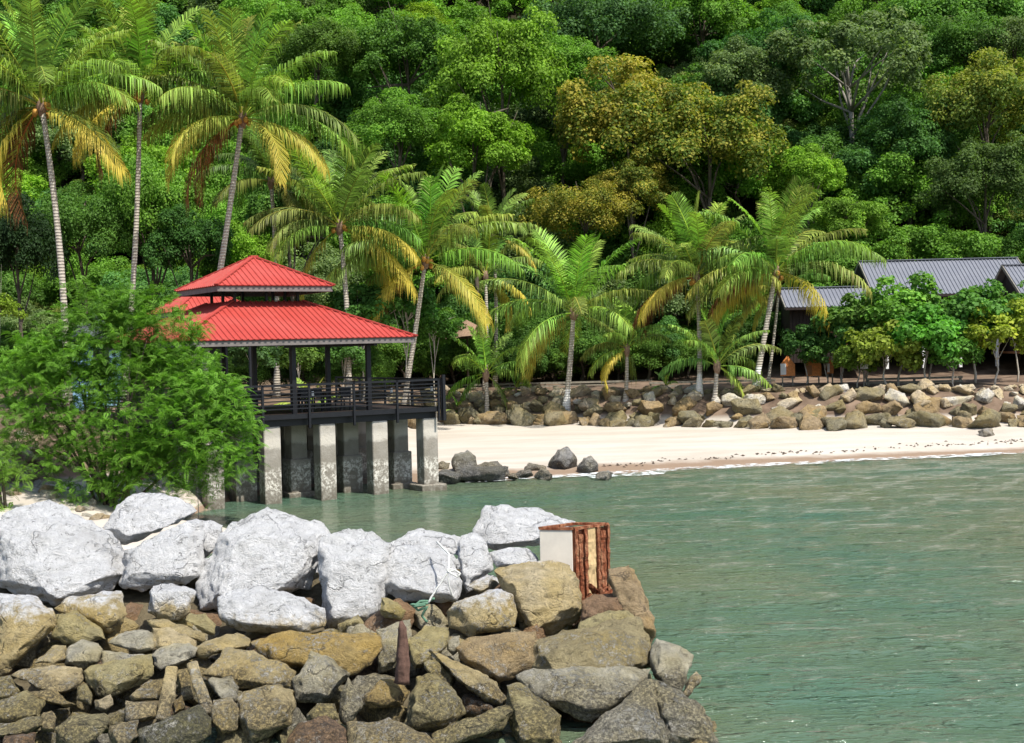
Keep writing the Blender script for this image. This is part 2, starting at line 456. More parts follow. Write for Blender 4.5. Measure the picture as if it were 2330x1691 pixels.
xs = np.concatenate([np.linspace(-400, -45, 25)[:-1], np.linspace(-45, 45, 226), np.linspace(45, 400, 25)[1:]])
ys = np.concatenate([np.linspace(-60, 18, 10)[:-1], np.linspace(18, 95, 231), np.linspace(95, 420, 90)[1:]])
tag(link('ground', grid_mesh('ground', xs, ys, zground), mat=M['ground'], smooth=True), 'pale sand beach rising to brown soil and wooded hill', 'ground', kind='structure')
def sea_z(X, Y):
    a = np.exp(-((Y - 35) / 45) ** 2)
    return a * 0.55 * (0.030 * np.sin(1.7 * Y + 0.5 * X) + 0.022 * np.sin(2.9 * Y - 0.9 * X + 1.0) + 0.016 * np.sin(4.7 * Y + 1.9 * X + 2.2) * np.sin(0.6 * X) + 0.012 * np.sin(7.1 * Y - 1.3 * X))
xs = np.concatenate([np.linspace(-400, -14, 12)[:-1], np.linspace(-14, 30, 221), np.linspace(30, 400, 14)[1:]])
ys = np.concatenate([np.linspace(-120, 14, 12)[:-1], np.linspace(14, 64, 320), np.linspace(64, 90, 6)[1:]])
tag(link('sea', grid_mesh('sea', xs, ys, sea_z), mat=M['water'], smooth=True), 'turbid green sea water with small ripples', 'water', kind='structure')

# ---------------------------------------------------------------- breakwater
def slope_hit(px, py):
    # front slope of the breakwater: z = 0.29 (y - 17.5)
    d = ray(px, py)
    t = (CAM.z + 0.29 * 17.5) / (0.29 - d.z)
    return t
c6 = lambda x, y: (x * 0.3895, 1050 + y * 0.3895)
c7 = lambda x, y: (700 + x * 0.41887, 1100 + y * 0.41887)

def densify(bm, L, it=5):
    for _ in range(it):
        bmesh.ops.triangulate(bm, faces=bm.faces)
        e = [x for x in bm.edges if x.calc_length() > L]
        if not e: break
        bmesh.ops.subdivide_edges(bm, edges=e, cuts=1)
    bmesh.ops.triangulate(bm, faces=bm.faces)

def finish_rock(pts, L, amp, seed, name='boulder', rough=1.0):
    bm = bmesh.new()
    for p in pts: bm.verts.new(p)
    r = bmesh.ops.convex_hull(bm, input=bm.verts)
    bmesh.ops.delete(bm, geom=[g for g in r['geom_interior'] if isinstance(g, bmesh.types.BMVert)], context='VERTS')
    bmesh.ops.dissolve_limit(bm, angle_limit=rad(9), verts=bm.verts, edges=bm.edges)
    densify(bm, L)
    bm.normal_update()
    off = Vector((seed * 3.7, seed * 1.3, -seed * 2.1))
    for v in bm.verts:
        p = v.co
        a = noise.noise(p * (0.9 / max(amp * 8, .1)) + off)
        b = noise.fractal(Vector((p.x, p.y, p.z * 1.7)) * 3.4 + off, 0.75, 2.1, 5)
        c = 1 - abs(noise.noise(p * 2.1 - off)) * 2
        v.co = p + v.normal * (amp * (0.35 * a + 0.62 * rough * b + 0.30 * rough * c) - amp * 0.2)
    bmesh.ops.recalc_face_normals(bm, faces=bm.faces)
    me = bpy.data.meshes.new(name)
    bm.to_mesh(me); bm.free()
    return me

TAN = (0.48, 0.39, 0.21); OLV = (0.42, 0.36, 0.185); GRY = (0.46, 0.425, 0.32); BRN = (0.31, 0.20, 0.12); GOLD = (0.44, 0.32, 0.125); PALE = (0.54, 0.45, 0.28)
TL = 'tide-stained olive brown rock in the lower slope of the breakwater'
WL = 'clean white limestone boulder on the crest of the breakwater'
# (converter, outline, colour, height of the tide line on this stone, label or None, crest, tilt)
ROCKS = [
 (c6, [(-40,360),(0,340),(110,280),(200,265),(290,245),(350,265),(440,340),(520,370),(640,430),(720,510),(745,590),(740,650),(640,740),(480,790),(330,830),(200,790),(100,760),(-40,690)], TAN, .8, 'largest white boulder with broad pale top beside the green bush', .72, .9),
 (c6, [(610,385),(700,260),(790,190),(900,185),(1020,215),(1110,260),(1130,290),(1080,340),(900,410),(740,480),(680,450)], GRY, .8, 'rough pitted white boulder perched highest atop two other white boulders', .7, .7),
 (c6, [(740,520),(900,440),(1030,390),(1110,355),(1170,360),(1180,420),(1190,560),(1170,660),(1080,720),(900,720),(830,750),(750,740),(700,700),(740,640)], GRY, .8, 'white boulder with grey shaded front under the perched pitted boulder', .45, .7),
 (c6, [(1180,350),(1260,360),(1305,370),(1300,480),(1200,560),(1170,480)], GRY, .8, 'small squarish white boulder wedged beside the tallest white boulder', .6, .5),
 (c6, [(1310,420),(1340,380),(1440,370),(1500,310),(1560,285),(1640,320),(1760,345),(1880,370),(1910,420),(1890,500),(1860,560),(1800,730),(1690,765),(1560,770),(1330,790),(1290,800),(1280,860),(1180,850),(1160,740),(1190,640),(1290,510)], GRY, .8, 'tallest smooth white boulder with peaked top and bright front', .6, .7),
 (c6, [(1290,800),(1340,760),(1560,740),(1700,780),(1790,860),(1880,860),(1890,960),(1800,1000),(1620,1000),(1450,1000),(1330,960),(1290,900)], PALE, 1.15, 'low white boulder with barnacled lower edge below the tallest boulder', .5, .8),
 (c6, [(870,760),(900,730),(1000,725),(1090,740),(1130,770),(1110,880),(1040,930),(930,910),(870,880)], PALE, 1.35, 'small rounded whitish rock in a dark gap under the white boulders', .5, .6),
 (c6, [(-40,770),(100,790),(200,800),(260,850),(320,900),(320,960),(220,1020),(120,1150),(50,1220),(-40,1240)], TAN, 1.45, 'rock with white top and tan flank below the largest white boulder', .4, .8),
 (c6, [(320,860),(400,800),(520,800),(600,790),(700,765),(725,830),(740,890),(720,940),(640,1000),(580,960),(480,880),(380,890)], TAN, 1.5, 'tan rock with whitened top edge under the white boulders', .4, .8),
 (c6, [(320,960),(330,900),(430,880),(500,910),(600,990),(620,1040),(480,1080),(380,1060),(310,1020)], OLV, 9, None, .5, .8),
 (c6, [(640,1060),(740,990),(860,985),(900,1010),(900,1090),(800,1110),(720,1080)], GRY, 9, None, .7, .9),
 (c6, [(890,970),(980,970),(1080,1000),(1140,1050),(1140,1100),(1000,1110),(900,1090)], PALE, 9, None, .7, .9),
 (c6, [(880,1130),(960,1080),(1100,1060),(1150,1090),(1140,1140),(1040,1190),(940,1220),(900,1190)], GRY, 9, None, .6, .9),
 (c6, [(860,930),(980,925),(1100,960),(1200,1000),(1180,1050),(1080,1010),(900,970)], TAN, 9, None, .6, .8),
 (c6, [(1080,930),(1110,890),(1200,890),(1260,950),(1250,1010),(1180,1000)], OLV, 9, None, .6, .8),
 (c6, [(1150,1080),(1230,1040),(1380,1010),(1450,1040),(1460,1080),(1330,1110),(1200,1140),(1160,1130)], TAN, 9, None, .6, 1.0),
 (c6, [(1200,1240),(1330,1100),(1480,1110),(1620,1170),(1720,1230),(1710,1310),(1560,1340),(1400,1330),(1350,1270),(1250,1270)], TAN, 9, None, .5, .8),
 (c6, [(1230,1280),(1350,1250),(1390,1320),(1380,1400),(1290,1400),(1240,1350)], GRY, 9, None, .6, .7),
 (c6, [(1390,1390),(1480,1330),(1620,1320),(1710,1340),(1720,1440),(1690,1520),(1590,1600),(1480,1640),(1420,1570),(1390,1480)], TAN, 9, None, .5, .7),
 (c6, [(1480,1340),(1560,1310),(1640,1320),(1640,1355),(1530,1390)], TAN, 9, None, .6, 1.0),
 (c6, [(1470,1060),(1560,1020),(1720,1000),(1900,1010),(2060,1000),(2230,1010),(2220,1100),(2150,1180),(2050,1240),(1900,1160),(1720,1190),(1660,1190),(1560,1160)], GOLD, 9, 'wide golden brown rock below the middle white boulders', .6, .8),
 (c6, [(1720,1270),(1820,1120),(1900,1140),(2040,1240),(1980,1310),(1920,1390),(1860,1400),(1720,1390)], GRY, 9, 'flat-faced grey green block leaning on the golden brown rock', .6, .5),
 (c6, [(1780,1480),(1850,1410),(1950,1420),(1970,1500),(1900,1530),(1790,1530)], OLV, 9, None, .6, .7),
 (c6, [(1700,1600),(1740,1530),(1900,1500),(2020,1560),(2030,1680),(1680,1680)], BRN, 9, 'smooth reddish brown rock low on the breakwater', .5, .7),
 (c6, [(80,1250),(160,1210),(330,1195),(470,1210),(480,1270),(420,1310),(450,1330),(330,1360),(220,1300)], PALE, 9, None, .8, 1.0),
 (c6, [(490,1230),(560,1190),(880,1130),(900,1200),(890,1260),(800,1320),(680,1370),(600,1370),(520,1300)], OLV, 9, None, .4, .8),
 (c6, [(380,1180),(400,1080),(480,1050),(570,1070),(600,1110),(590,1170),(500,1210)], GRY, 9, None, .6, .8),
 (c6, [(200,1180),(320,1070),(380,1080),(380,1160),(320,1190)], TAN, 9, None, .6, .8),
 (c6, [(600,1110),(700,1130),(850,1130),(870,1150),(600,1190)], GRY, 9, None, .6, 1.0),
 (c6, [(-40,1260),(60,1250),(100,1340),(60,1390),(-40,1400)], OLV, 9, None, .6, .8),
 (c6, [(-40,1420),(80,1400),(160,1340),(260,1390),(240,1500),(100,1530),(-40,1530)], OLV, 9, None, .5, .8),
 (c6, [(160,1360),(300,1330),(440,1420),(380,1430),(270,1400)], TAN, 9, None, .7, 1.0),
 (c6, [(450,1320),(500,1310),(540,1370),(530,1420),(450,1390)], OLV, 9, None, .6, .7),
 (c6, [(550,1390),(640,1370),(660,1420),(620,1460),(560,1440)], PALE, 9, None, .6, .7),
 (c6, [(330,1560),(420,1490),(600,1480),(640,1520),(600,1600),(480,1680),(350,1680)], OLV, 9, None, .5, .8),
 (c6, [(240,1470),(300,1460),(330,1500),(310,1570),(250,1560)], TAN, 9, None, .6, .7),
 (c6, [(1040,1230),(1100,1220),(1120,1380),(1060,1400),(1040,1330)], TAN, 9, None, .6, .6),
 (c6, [(760,1370),(880,1290),(960,1270),(930,1400),(780,1390)], TAN, 9, None, .6, .8),
 (c6, [(740,1400),(920,1410),(910,1490),(750,1520)], PALE, 9, None, .6, .7),
 (c6, [(800,1590),(900,1530),(1050,1480),(1160,1430),(1230,1510),(1220,1590),(1100,1690),(840,1690)], (0.19, .185, .11), 9, 'dark greenish wedge-shaped rock below the two stone beams', .4, .8),
 (c6, [(1230,1520),(1250,1400),(1350,1390),(1400,1480),(1390,1570),(1280,1600)], TAN, 9, None, .6, .7),
 (c7, [(170,1180),(220,1060),(290,1130),(300,1220),(200,1310),(170,1260)], GRY, 9, None, .5, .5),
 (c6, [(-40,1540),(100,1540),(230,1500),(240,1540),(160,1600),(-40,1620)], OLV, 9, None, .6, .8),
 (c6, [(30,1600),(200,1590),(220,1700),(0,1700)], BRN, 9, None, .6, .8),
 (c6, [(640,1540),(800,1520),(810,1600),(700,1690),(640,1640)], TAN, 9, None, .6, .8),
 (c6, [(1010,1400),(1060,1370),(1080,1440),(1010,1490)], GOLD, 9, None, .6, .6),
 (c7, [(70,330),(110,290),(180,260),(290,260),(390,300),(440,330),(460,500),(390,640),(380,740),(300,780),(200,810),(110,790),(90,700),(80,560),(100,420)], PALE, .95, 'upright white boulder standing right against the tallest one', .6, .45),
 (c7, [(380,350),(480,320),(600,340),(740,370),(780,460),(830,530),(800,630),(640,640),(520,630),(440,600),(370,560)], GRY, .9, 'rough white boulder with a rope hanging over its side', .6, .6),
 (c7, [(480,320),(550,260),(620,250),(720,280),(830,290),(840,400),(770,360),(640,340)], GRY, .8, None, .6, .8),
 (c7, [(830,290),(910,270),(960,320),(1000,400),(1000,470),(900,520),(860,600),(830,480),(820,380)], GRY, .8, None, .6, .6),
 (c7, [(910,250),(960,190),(970,120),(1060,125),(1140,140),(1250,140),(1330,180),(1440,215),(1270,270),(1260,330),(1160,340),(1000,350),(910,310)], GRY, .8, 'white boulder lying behind the rusty topped concrete pillar', .7, .9),
 (c7, [(980,380),(1080,350),(1190,345),(1240,400),(1260,430),(1160,460),(1030,450)], GRY, .8, None, .6, .8),
 (c7, [(400,620),(480,640),(540,690),(500,740),(420,730),(390,690)], OLV, 9, None, .6, .7),
 (c7, [(750,700),(800,640),(940,610),(1050,570),(1110,620),(1130,700),(1120,780),(1000,790),(880,830),(780,780)], TAN, 1.42, 'half white half tan rock beside the barnacled slab', .45, .7),
 (c7, [(1020,480),(1060,450),(1200,440),(1290,430),(1420,450),(1470,560),(1490,680),(1430,750),(1240,850),(1170,800),(1130,640),(1080,560)], PALE, 2.0, 'upright pale tan slab crusted with barnacles before the pillar', .5, .35),
 (c7, [(1630,470),(1690,450),(1750,450),(1790,520),(1870,720),(1895,830),(1860,870),(1800,800),(1700,700),(1640,560)], (0.42, .31, .18), 9, 'tall brown rock edge behind the pillar facing the open water', .5, .4),
 (c7, [(1240,850),(1470,780),(1640,750),(1790,740),(1850,860),(1870,980),(1780,1010),(1640,1080),(1480,1140),(1300,1090),(1240,1000),(1230,930)], (0.36, .30, .165), 9, 'largest olive boulder at the seaward tip of the breakwater', .55, .7),
 (c7, [(1150,1050),(1240,1010),(1480,1140),(1780,1000),(1850,1010),(1810,1120),(1620,1240),(1540,1290),(1400,1250),(1280,1200),(1200,1120)], GRY, 9, 'grey barnacled rock under the largest olive boulder', .4, .8),
 (c7, [(1870,900),(1900,850),(2020,890),(2080,940),(2060,1060),(2020,1180),(1960,1120),(1870,1040)], GRY, 9, None, .5, .6),
 (c7, [(2060,1080),(2110,1030),(2130,1060),(2060,1170),(2020,1170)], PALE, 9, None, .5, .5),
 (c7, [(1840,1090),(1930,1080),(2020,1170),(2130,1200),(2180,1300),(2240,1440),(1950,1450),(1900,1260)], GRY, 9, None, .5, .7),
 (c7, [(1430,1440),(1620,1280),(1790,1110),(1870,1090),(1930,1240),(1960,1450),(1500,1460)], GRY, 9, 'large pale grey barnacled boulder at the waterline of the tip', .5, .7),
 (c7, [(820,900),(880,840),(1100,810),(1230,810),(1250,940),(1220,1000),(1040,1070),(920,1020),(830,950)], (0.41, .305, .165), 9, 'broad tan rock under the half white rock', .6, .6),
 (c7, [(760,850),(830,820),(830,900),(790,930),(760,900)], GRY, 9, None, .6, .7),
 (c7, [(670,900),(740,950),(860,1020),(1000,1060),(1070,1150),(1060,1200),(990,1200),(820,1060),(680,960)], TAN, 9, None, .7, .8),
 (c7, [(550,850),(640,790),(760,790),(760,880),(660,900),(640,990),(580,1010)], OLV, 9, None, .5, .7),
 (c7, [(640,980),(700,960),(800,1030),(770,1140),(700,1100)], OLV, 9, None, .6, .7),
 (c7, [(560,1150),(600,1060),(700,1040),(780,1120),(830,1170),(860,1250),(740,1340),(560,1340),(510,1340),(540,1240)], OLV, 9, None, .5, .8),
 (c7, [(310,1150),(400,1070),(500,1080),(550,1130),(520,1200),(340,1220),(300,1200)], GOLD, 9, None, .6, .7),
 (c7, [(680,1360),(820,1290),(1080,1200),(1140,1220),(1050,1330),(900,1380),(700,1440)], OLV, 9, None, .5, .9),
 (c7, [(1080,1100),(1160,1090),(1280,1200),(1370,1260),(1360,1440),(1150,1440),(1090,1290)], OLV, 9, None, .5, .7),
 (c7, [(380,800),(480,760),(560,740),(560,820),(480,840),(480,1000),(390,1020),(390,900)], GRY, 9, None, .6, .6),
 (c7, [(220,1300),(440,1280),(500,1340),(640,1350),(700,1440),(220,1450)], TAN, 9, None, .6, .8),
 (c7, [(1490,640),(1560,600),(1700,600),(1720,680),(1640,720),(1500,740)], BRN, 9, None, .6, .7),
 (c7, [(860,560),(950,510),(1010,500),(1000,570),(940,600)], PALE, 1.5, None, .6, .7),
 (c7, [(1480,750),(1640,690),(1740,690),(1790,740),(1640,770),(1480,800)], OLV, 9, None, .6, .9),
]
rng = random.Random(7)
RLAND = [((1305, 1300), 'the rusty pillar'), ((915, 1480), 'the iron spike'), ((390, 1570), 'the two stone beams'), ((700, 1465), 'the wide golden rock'), ((735, 1545), 'the grey green block'), ((1350, 1480), 'the largest olive boulder'),
         ((50, 1440), 'the white topped left rock'), ((395, 1655), 'the dark wedge rock'), ((720, 1665), 'the reddish brown rock'), ((1090, 1400), 'the half white rock'), ((1130, 1490), 'the broad tan rock'), ((390, 1370), 'the small whitish rock'), ((1420, 1640), 'the pale boulder at the tip')]
RCOL = {TAN: 'tan', OLV: 'olive brown', GRY: 'greyish', PALE: 'pale tan', GOLD: 'golden', BRN: 'brown'}
for i, (cv, poly, col, tide, lab, crest, tilt) in enumerate(ROCKS):
    px = [cv(*p) for p in poly]
    cx = sum(p[0] for p in px) / len(px); cy = sum(p[1] for p in px) / len(px)
    px = [(cx + (x - cx) * 1.05 + 0, cy + (y - cy) * 1.06) for x, y in px]
    D = slope_hit(cx, cy)
    m = D / FPX
    xmin, xmax = min(p[0] for p in px), max(p[0] for p in px)
    ymin, ymax = min(p[1] for p in px), max(p[1] for p in px)
    size = min(xmax - xmin, ymax - ymin) * m
    th = 0.55 * size + 0.12
    pts = []
    for (x, y) in px:
        ay = (cy - y) * m
        pts.append(at_y(x, y, D + tilt * ay + rng.uniform(-.12, .12) * th))
    fy = ymin + crest * (ymax - ymin)
    fx = cx + rng.uniform(-.12, .12) * (xmax - xmin)
    for (x, y) in px:
        s_ = rng.uniform(.55, .82)
        X, Y = fx + (x - fx) * s_, fy + (y - fy) * s_ * 0.9
        ay = (cy - Y) * m
        pts.append(at_y(X, Y, D + tilt * ay - th * rng.uniform(.30, .62)))
    for (x, y) in px[::2]:
        X, Y = cx + (x - cx) * .8, cy + (y - cy) * .7
        pts.append(at_y(X, Y, D + tilt * (cy - Y) * m + th * rng.uniform(.6, 1.1)))
    c0 = sum(pts, Vector()) / len(pts)
    wl = (xmax - xmin) * m
    me = finish_rock([p - c0 for p in pts], 0.085 if wl > 1.2 else 0.065, 0.045 + 0.035 * min(size, 1.6), i + 1)
    o = link('boulder', me, None, M['rock'], (*col, tide), c0, True)
    if lab: tag(o, lab, 'boulder', 'breakwater boulders')
    elif tide < 5: tag(o, WL if tide < 1 else 'whitish rock wedged among the white breakwater boulders', 'boulder', 'breakwater boulders')
    else:
        land = min(RLAND, key=lambda q: (q[0][0] - cx) ** 2 + (q[0][1] - cy) ** 2)[1].replace('left ', '')
        form = 'slab' if (xmax - xmin) > 1.9 * (ymax - ymin) else ('upright rock' if (ymax - ymin) > 1.15 * (xmax - xmin) else 'rock')
        tag(o, ('large ' if wl > 1.15 else 'small ' if wl < .62 else 'medium ') + RCOL.get(col, 'stained') + ' ' + form + ' beside ' + land, 'rock', 'breakwater boulders')

# loose prototypes shared by the fill stones, the rock bank and scattered stones
PROTO = []
for k in range(12):
    r = random.Random(100 + k)
    pts = []
    for _ in range(15):
        v = Vector((r.gauss(0, 1), r.gauss(0, 1), r.gauss(0, 1))).normalized()
        pts.append(Vector((v.x * 1.0, v.y * r.uniform(.7, .9), v.z * r.uniform(.55, .75))) * r.uniform(.85, 1.05))
    PROTO.append(finish_rock(pts, 0.22, 0.10, 50 + k, 'stone'))
for me in PROTO: me.materials.append(M['rock']); me.polygons.foreach_set('use_smooth', [True] * len(me.polygons))
def stone(loc, s, rs, col, tide, label, cat, group, name='boulder'):
    o = bpy.data.objects.new(name, PROTO[rs.randrange(len(PROTO))]); COL.objects.link(o)
    o.location = loc
    o.scale = (s * rs.uniform(.85, 1.2), s * rs.uniform(.8, 1.1), s * rs.uniform(.75, 1.15))
    o.rotation_euler = (rs.uniform(-.5, .5), rs.uniform(-.5, .5), rs.uniform(0, 6.28))
    o.color = (*col, tide)
    return tag(o, label, cat, group)
# stones deeper in the pile that show in the gaps, and the pile going on past the frame
def pile_x_max(y): return float(np.interp(y, [17, 20, 22, 25, 28, 31], [4.2, 3.2, 2.7, 2.0, 1.2, 0.4]))
fr = random.Random(5)
CMI = cam_m.inverted()
def to_px(p):
    q = CMI @ Vector(p); return CX - FPX * q.x / q.z, CY + FPX * q.y / q.z
def near_land(p):
    x, y = to_px(p); return min(RLAND, key=lambda q: (q[0][0] - x) ** 2 + (q[0][1] - y) ** 2)[1].replace('left ', '')
y = 16.0
while y < 23.4:
    x = -10.5
    while x < pile_x_max(y) - 1.0:
        s_ = fr.uniform(.30, .50)
        z = 0.29 * (y - 17.5) - 0.36 - 0.25 * fr.random() - max(0, y - 22) * .18
        fc = fr.choice([TAN, OLV, BRN, GRY])
        stone((x + fr.uniform(-.2, .2), y + fr.uniform(-.2, .2) + .25, z), s_ * 1.15, fr, fc, 9 if y < 24 else 1.0,
              RCOL[fc] + ' filler stone packed in the gaps near ' + near_land((x, y, z)), 'stone', 'filler stones of the breakwater', 'stone')
        x += fr.uniform(.6, .9)
    y += 0.68
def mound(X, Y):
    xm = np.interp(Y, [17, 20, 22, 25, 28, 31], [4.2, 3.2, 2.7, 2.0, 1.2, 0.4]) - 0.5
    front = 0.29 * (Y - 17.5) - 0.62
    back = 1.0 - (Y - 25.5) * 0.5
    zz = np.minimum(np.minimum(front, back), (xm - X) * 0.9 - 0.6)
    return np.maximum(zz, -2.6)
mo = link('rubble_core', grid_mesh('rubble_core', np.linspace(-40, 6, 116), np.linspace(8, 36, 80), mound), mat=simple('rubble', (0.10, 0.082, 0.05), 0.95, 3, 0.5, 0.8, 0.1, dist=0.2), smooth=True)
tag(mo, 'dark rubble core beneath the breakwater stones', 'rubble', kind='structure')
# pale stones bedded behind and between the crest boulders
for k in range(22):
    x = -9.5 + k * .5 + fr.uniform(-.15, .15); yb = fr.uniform(24.4, 26.2)
    stone((x, yb, 1.05 + .10 * (yb - 24.4)), fr.uniform(.42, .55), fr, GRY, .9, 'pale bedding stone in the shadow between the white crest boulders', 'stone', 'bedding stones of the crest', 'stone')
# stones under the seaward tip, down to the sea bed
for px, py, dd in ((1500, 1600, .9), (1540, 1660, .7), (1440, 1560, 1.0), (1400, 1500, 1.2), (1480, 1500, .9), (1410, 1420, 1.0)):
    t = slope_hit(px - 55, py) + dd; p = at_y(px - 55, py, t)
    for zz in (p.z - .55, p.z - 1.1):
        stone((p.x, t, zz), .48, fr, GRY, 9, 'grey stone under the seaward tip of the breakwater', 'stone', 'stones under the breakwater tip', 'stone')
# back slope of the pile
for k in range(40):
    x = fr.uniform(-13, .6); yb = fr.uniform(27.6, 30.5)
    stone((x, yb, .45 - (yb - 27.4) * .3), fr.uniform(.4, .6), fr, TAN, 1.0, 'stone on the back slope of the breakwater facing the beach', 'stone', 'back slope stones of the breakwater', 'stone')

# two square stone beams, iron spike, rope, pillar
def beam(label, p, wpx):
    D = slope_hit((p[0][0] + p[1][0]) / 2, (p[0][1] + p[1][1]) / 2) - 0.45
    a, b = at_y(*p[0], D + .25), at_y(*p[1], D - .25)
    mb = MB().bar(Vector((0, 0, 0)), b - a, wpx * D / FPX, wpx * D / FPX * .8, up=(0, -.5, .85))
    me = mb.mesh('stone_beam', 0.02)
    bm = bmesh.new(); bm.from_mesh(me); densify(bm, .09)
    for v in bm.verts: v.co += v.normal * (noise.fractal(v.co * 6 + a, .9, 2, 3) * .02)
    bm.to_mesh(me); bm.free()
    tag(link('stone_beam', me, None, M['rock'], (*PALE, 9), a, True), label, 'beam')
beam('straight stone beam standing steeply among the olive rocks', (c6(1010, 1205), c6(950, 1515)), 27)
beam('stone beam leaning left against the rocks beside the other beam', (c6(1120, 1180), c6(1225, 1480)), 25)
ip = c7(515, 925); D = slope_hit(*c7(515, 1085)) - .55
m = D / FPX
pts = []
for (x, y, wd) in [(508, 750, 12), (515, 790, 24), (518, 900, 34), (520, 1000, 40), (512, 1085, 44)]:
    p = at_y(*c7(x, y), D); pts.append((p, wd * .41887 * m))
mb = MB().tube([p for p, _ in pts], [r for _, r in pts], 7)
me = mb.mesh('iron_spike')
bm = bmesh.new(); bm.from_mesh(me); densify(bm, .1)
for v in bm.verts: v.co += Vector((1, 1, .3)) * noise.fractal(v.co * 5, .9, 2, 3) * .02
bm.to_mesh(me); bm.free()
tag(link('iron_spike', me, None, M['brown_iron'], smooth=True), 'dark reddish brown iron spike standing upright among the olive rocks', 'spike')

# rusted pillar: plain concrete panel on one face, corroded steel channels on the other
PD = 23.3
pe, pl, pr = at_y(1305, 1215, PD), at_y(1228, 1215, PD + .14), at_y(1383, 1215, PD + .50)
top = at_y(1305, 1203, PD).z; bot = at_y(1305, 1390, PD).z
root = empty('pillar', (pe.x, pe.y, bot))
tag(root, 'broken pillar stump of pale concrete and rusted steel at breakwater tip', 'pillar')
e2 = Vector((0, 0, 0)); l2 = Vector((pl.x - pe.x, pl.y - pe.y, 0)); r2 = Vector((pr.x - pe.x, pr.y - pe.y, 0)); H = top - bot
b2 = l2 + r2
mb = MB()
ins = lambda p, k: p * (1 - k) + b2 * .5 * k
quad = [ins(e2, .10), ins(r2, .10), ins(b2, .1), ins(l2, .10)]
mb.add([q + Vector((0, 0, z)) for z in (0, H - .05) for q in quad], [(0, 3, 2, 1), (4, 5, 6, 7), (0, 1, 5, 4), (1, 2, 6, 5), (2, 3, 7, 6), (3, 0, 4, 7)])
mb.build('core', M['rust'], root)
n_l = Vector((l2.y, -l2.x, 0)).normalized()
if n_l.y > 0: n_l = -n_l
mb = MB(); a, b = l2 * .04, l2
mb.add([p + n_l * t + Vector((0, 0, z)) for z in (0, H - .03) for p, t in ((a, .02), (b, .02), (b, -.06), (a, -.06))], [(0, 3, 2, 1), (4, 5, 6, 7), (0, 1, 5, 4), (1, 2, 6, 5), (2, 3, 7, 6), (3, 0, 4, 7)])
mb.build('concrete_panel', M['slab'], root, bevel=.008)
n_r = Vector((r2.y, -r2.x, 0)).normalized()
if n_r.y > 0: n_r = -n_r
for t0, t1, d0, h0 in ((0.0, .09, .05, .0), (.14, .24, .03, .35), (.28, .36, .05, .1), (.40, .62, .015, .0), (.64, .72, .06, .05), (.76, .90, .04, .3), (.93, 1.0, .055, .0)):
    a, b = r2 * t0, r2 * t1
    me = MB().add([p + n_r * t + Vector((0, 0, z)) for z in (h0 * .2, H - h0 * .35) for p, t in ((a, d0), (b, d0), (b, -.05), (a, -.05))], [(0, 3, 2, 1), (4, 5, 6, 7), (0, 1, 5, 4), (1, 2, 6, 5), (2, 3, 7, 6), (3, 0, 4, 7)]).mesh('steel_flange')
    bm = bmesh.new(); bm.from_mesh(me); densify(bm, .07)
    for v in bm.verts: v.co += n_r * noise.fractal(v.co * 7, .9, 2, 3) * .025
    bm.to_mesh(me); bm.free()
    link('steel_flange', me, root, M['rust'] if t0 != .40 else M['ochre'], smooth=False)
mb = MB()
for a, b in ((l2, e2), (e2, r2), (r2, b2), (b2, l2)):
    mb.bar(a + Vector((0, 0, H)), b + Vector((0, 0, H)), .07, .045)
mb.build('steel_rim', M['rust'], root)
rs = random.Random(3)
for k in range(11):
    x, y = rs.uniform(1315, 1405), rs.uniform(1335, 1385)
    o = bpy.data.objects.new('rust_flake', PROTO[k]); COL.objects.link(o)
    o.location = at_y(x, y, PD - .12 + rs.uniform(-.1, .2)); s_ = rs.uniform(.07, .13)
    o.scale = (s_ * 1.5, s_, s_ * .6); o.rotation_euler = (rs.uniform(-1, 1), rs.uniform(-1, 1), rs.uniform(0, 6))
    o.material_slots[0].link = 'OBJECT'; o.material_slots[0].material = M['rust']
    tag(o, 'chunk of flaked rust fallen at the foot of the pillar', 'rust chunk', 'rust chunks by the pillar')

# rope
def rope_path(pts, D): return [at_y(*c7(x, y), D + dd) for x, y, dd in pts]
RD = slope_hit(*c7(700, 560)) - .75
rr = empty('rope', at_y(*c7(770, 480), RD)); tag(rr, 'white rope knotted and hanging over the rough white boulder', 'rope')
def strand(pts, r, mat, nm='strand'):
    P = [p - rr.location for p in rope_path(pts, RD)]
    Q = []
    for i in range(len(P) - 1):
        for k in range(4): Q.append(P[i].lerp(P[i + 1], k / 4))
    Q.append(P[-1])
    Q = [q + Vector((noise.noise(q * 9) * .01, 0, noise.noise(q * 9 + Vector((3, 3, 3))) * .01)) for q in Q]
    return MB().tube(Q, [r] * len(Q), 6).build(nm, mat, rr, True)
strand([(700, 315, .9), (770, 385, .45), (765, 460, .1), (765, 480, 0), (735, 520, 0), (690, 590, -.03), (655, 650, -.05)], .018, M['rope'])
strand([(765, 480, 0), (800, 470, -.02), (830, 490, 0), (815, 510, 0), (780, 490, -.03), (755, 470, 0), (790, 465, 0)], .018, M['rope'])
strand([(760, 490, 0), (770, 560, .0), (790, 620, .1)], .012, M['rope'])
strand([(655, 650, -.05), (600, 660, -.03), (560, 655, 0), (600, 690, 0), (650, 670, -.05), (620, 720, 0), (650, 755, 0)], .022, M['net'], 'frayed_end')
strand([(640, 660, -.05), (580, 670, -.03), (610, 640, 0), (660, 640, 0), (690, 625, -.05)], .022, M['net'], 'frayed_end')

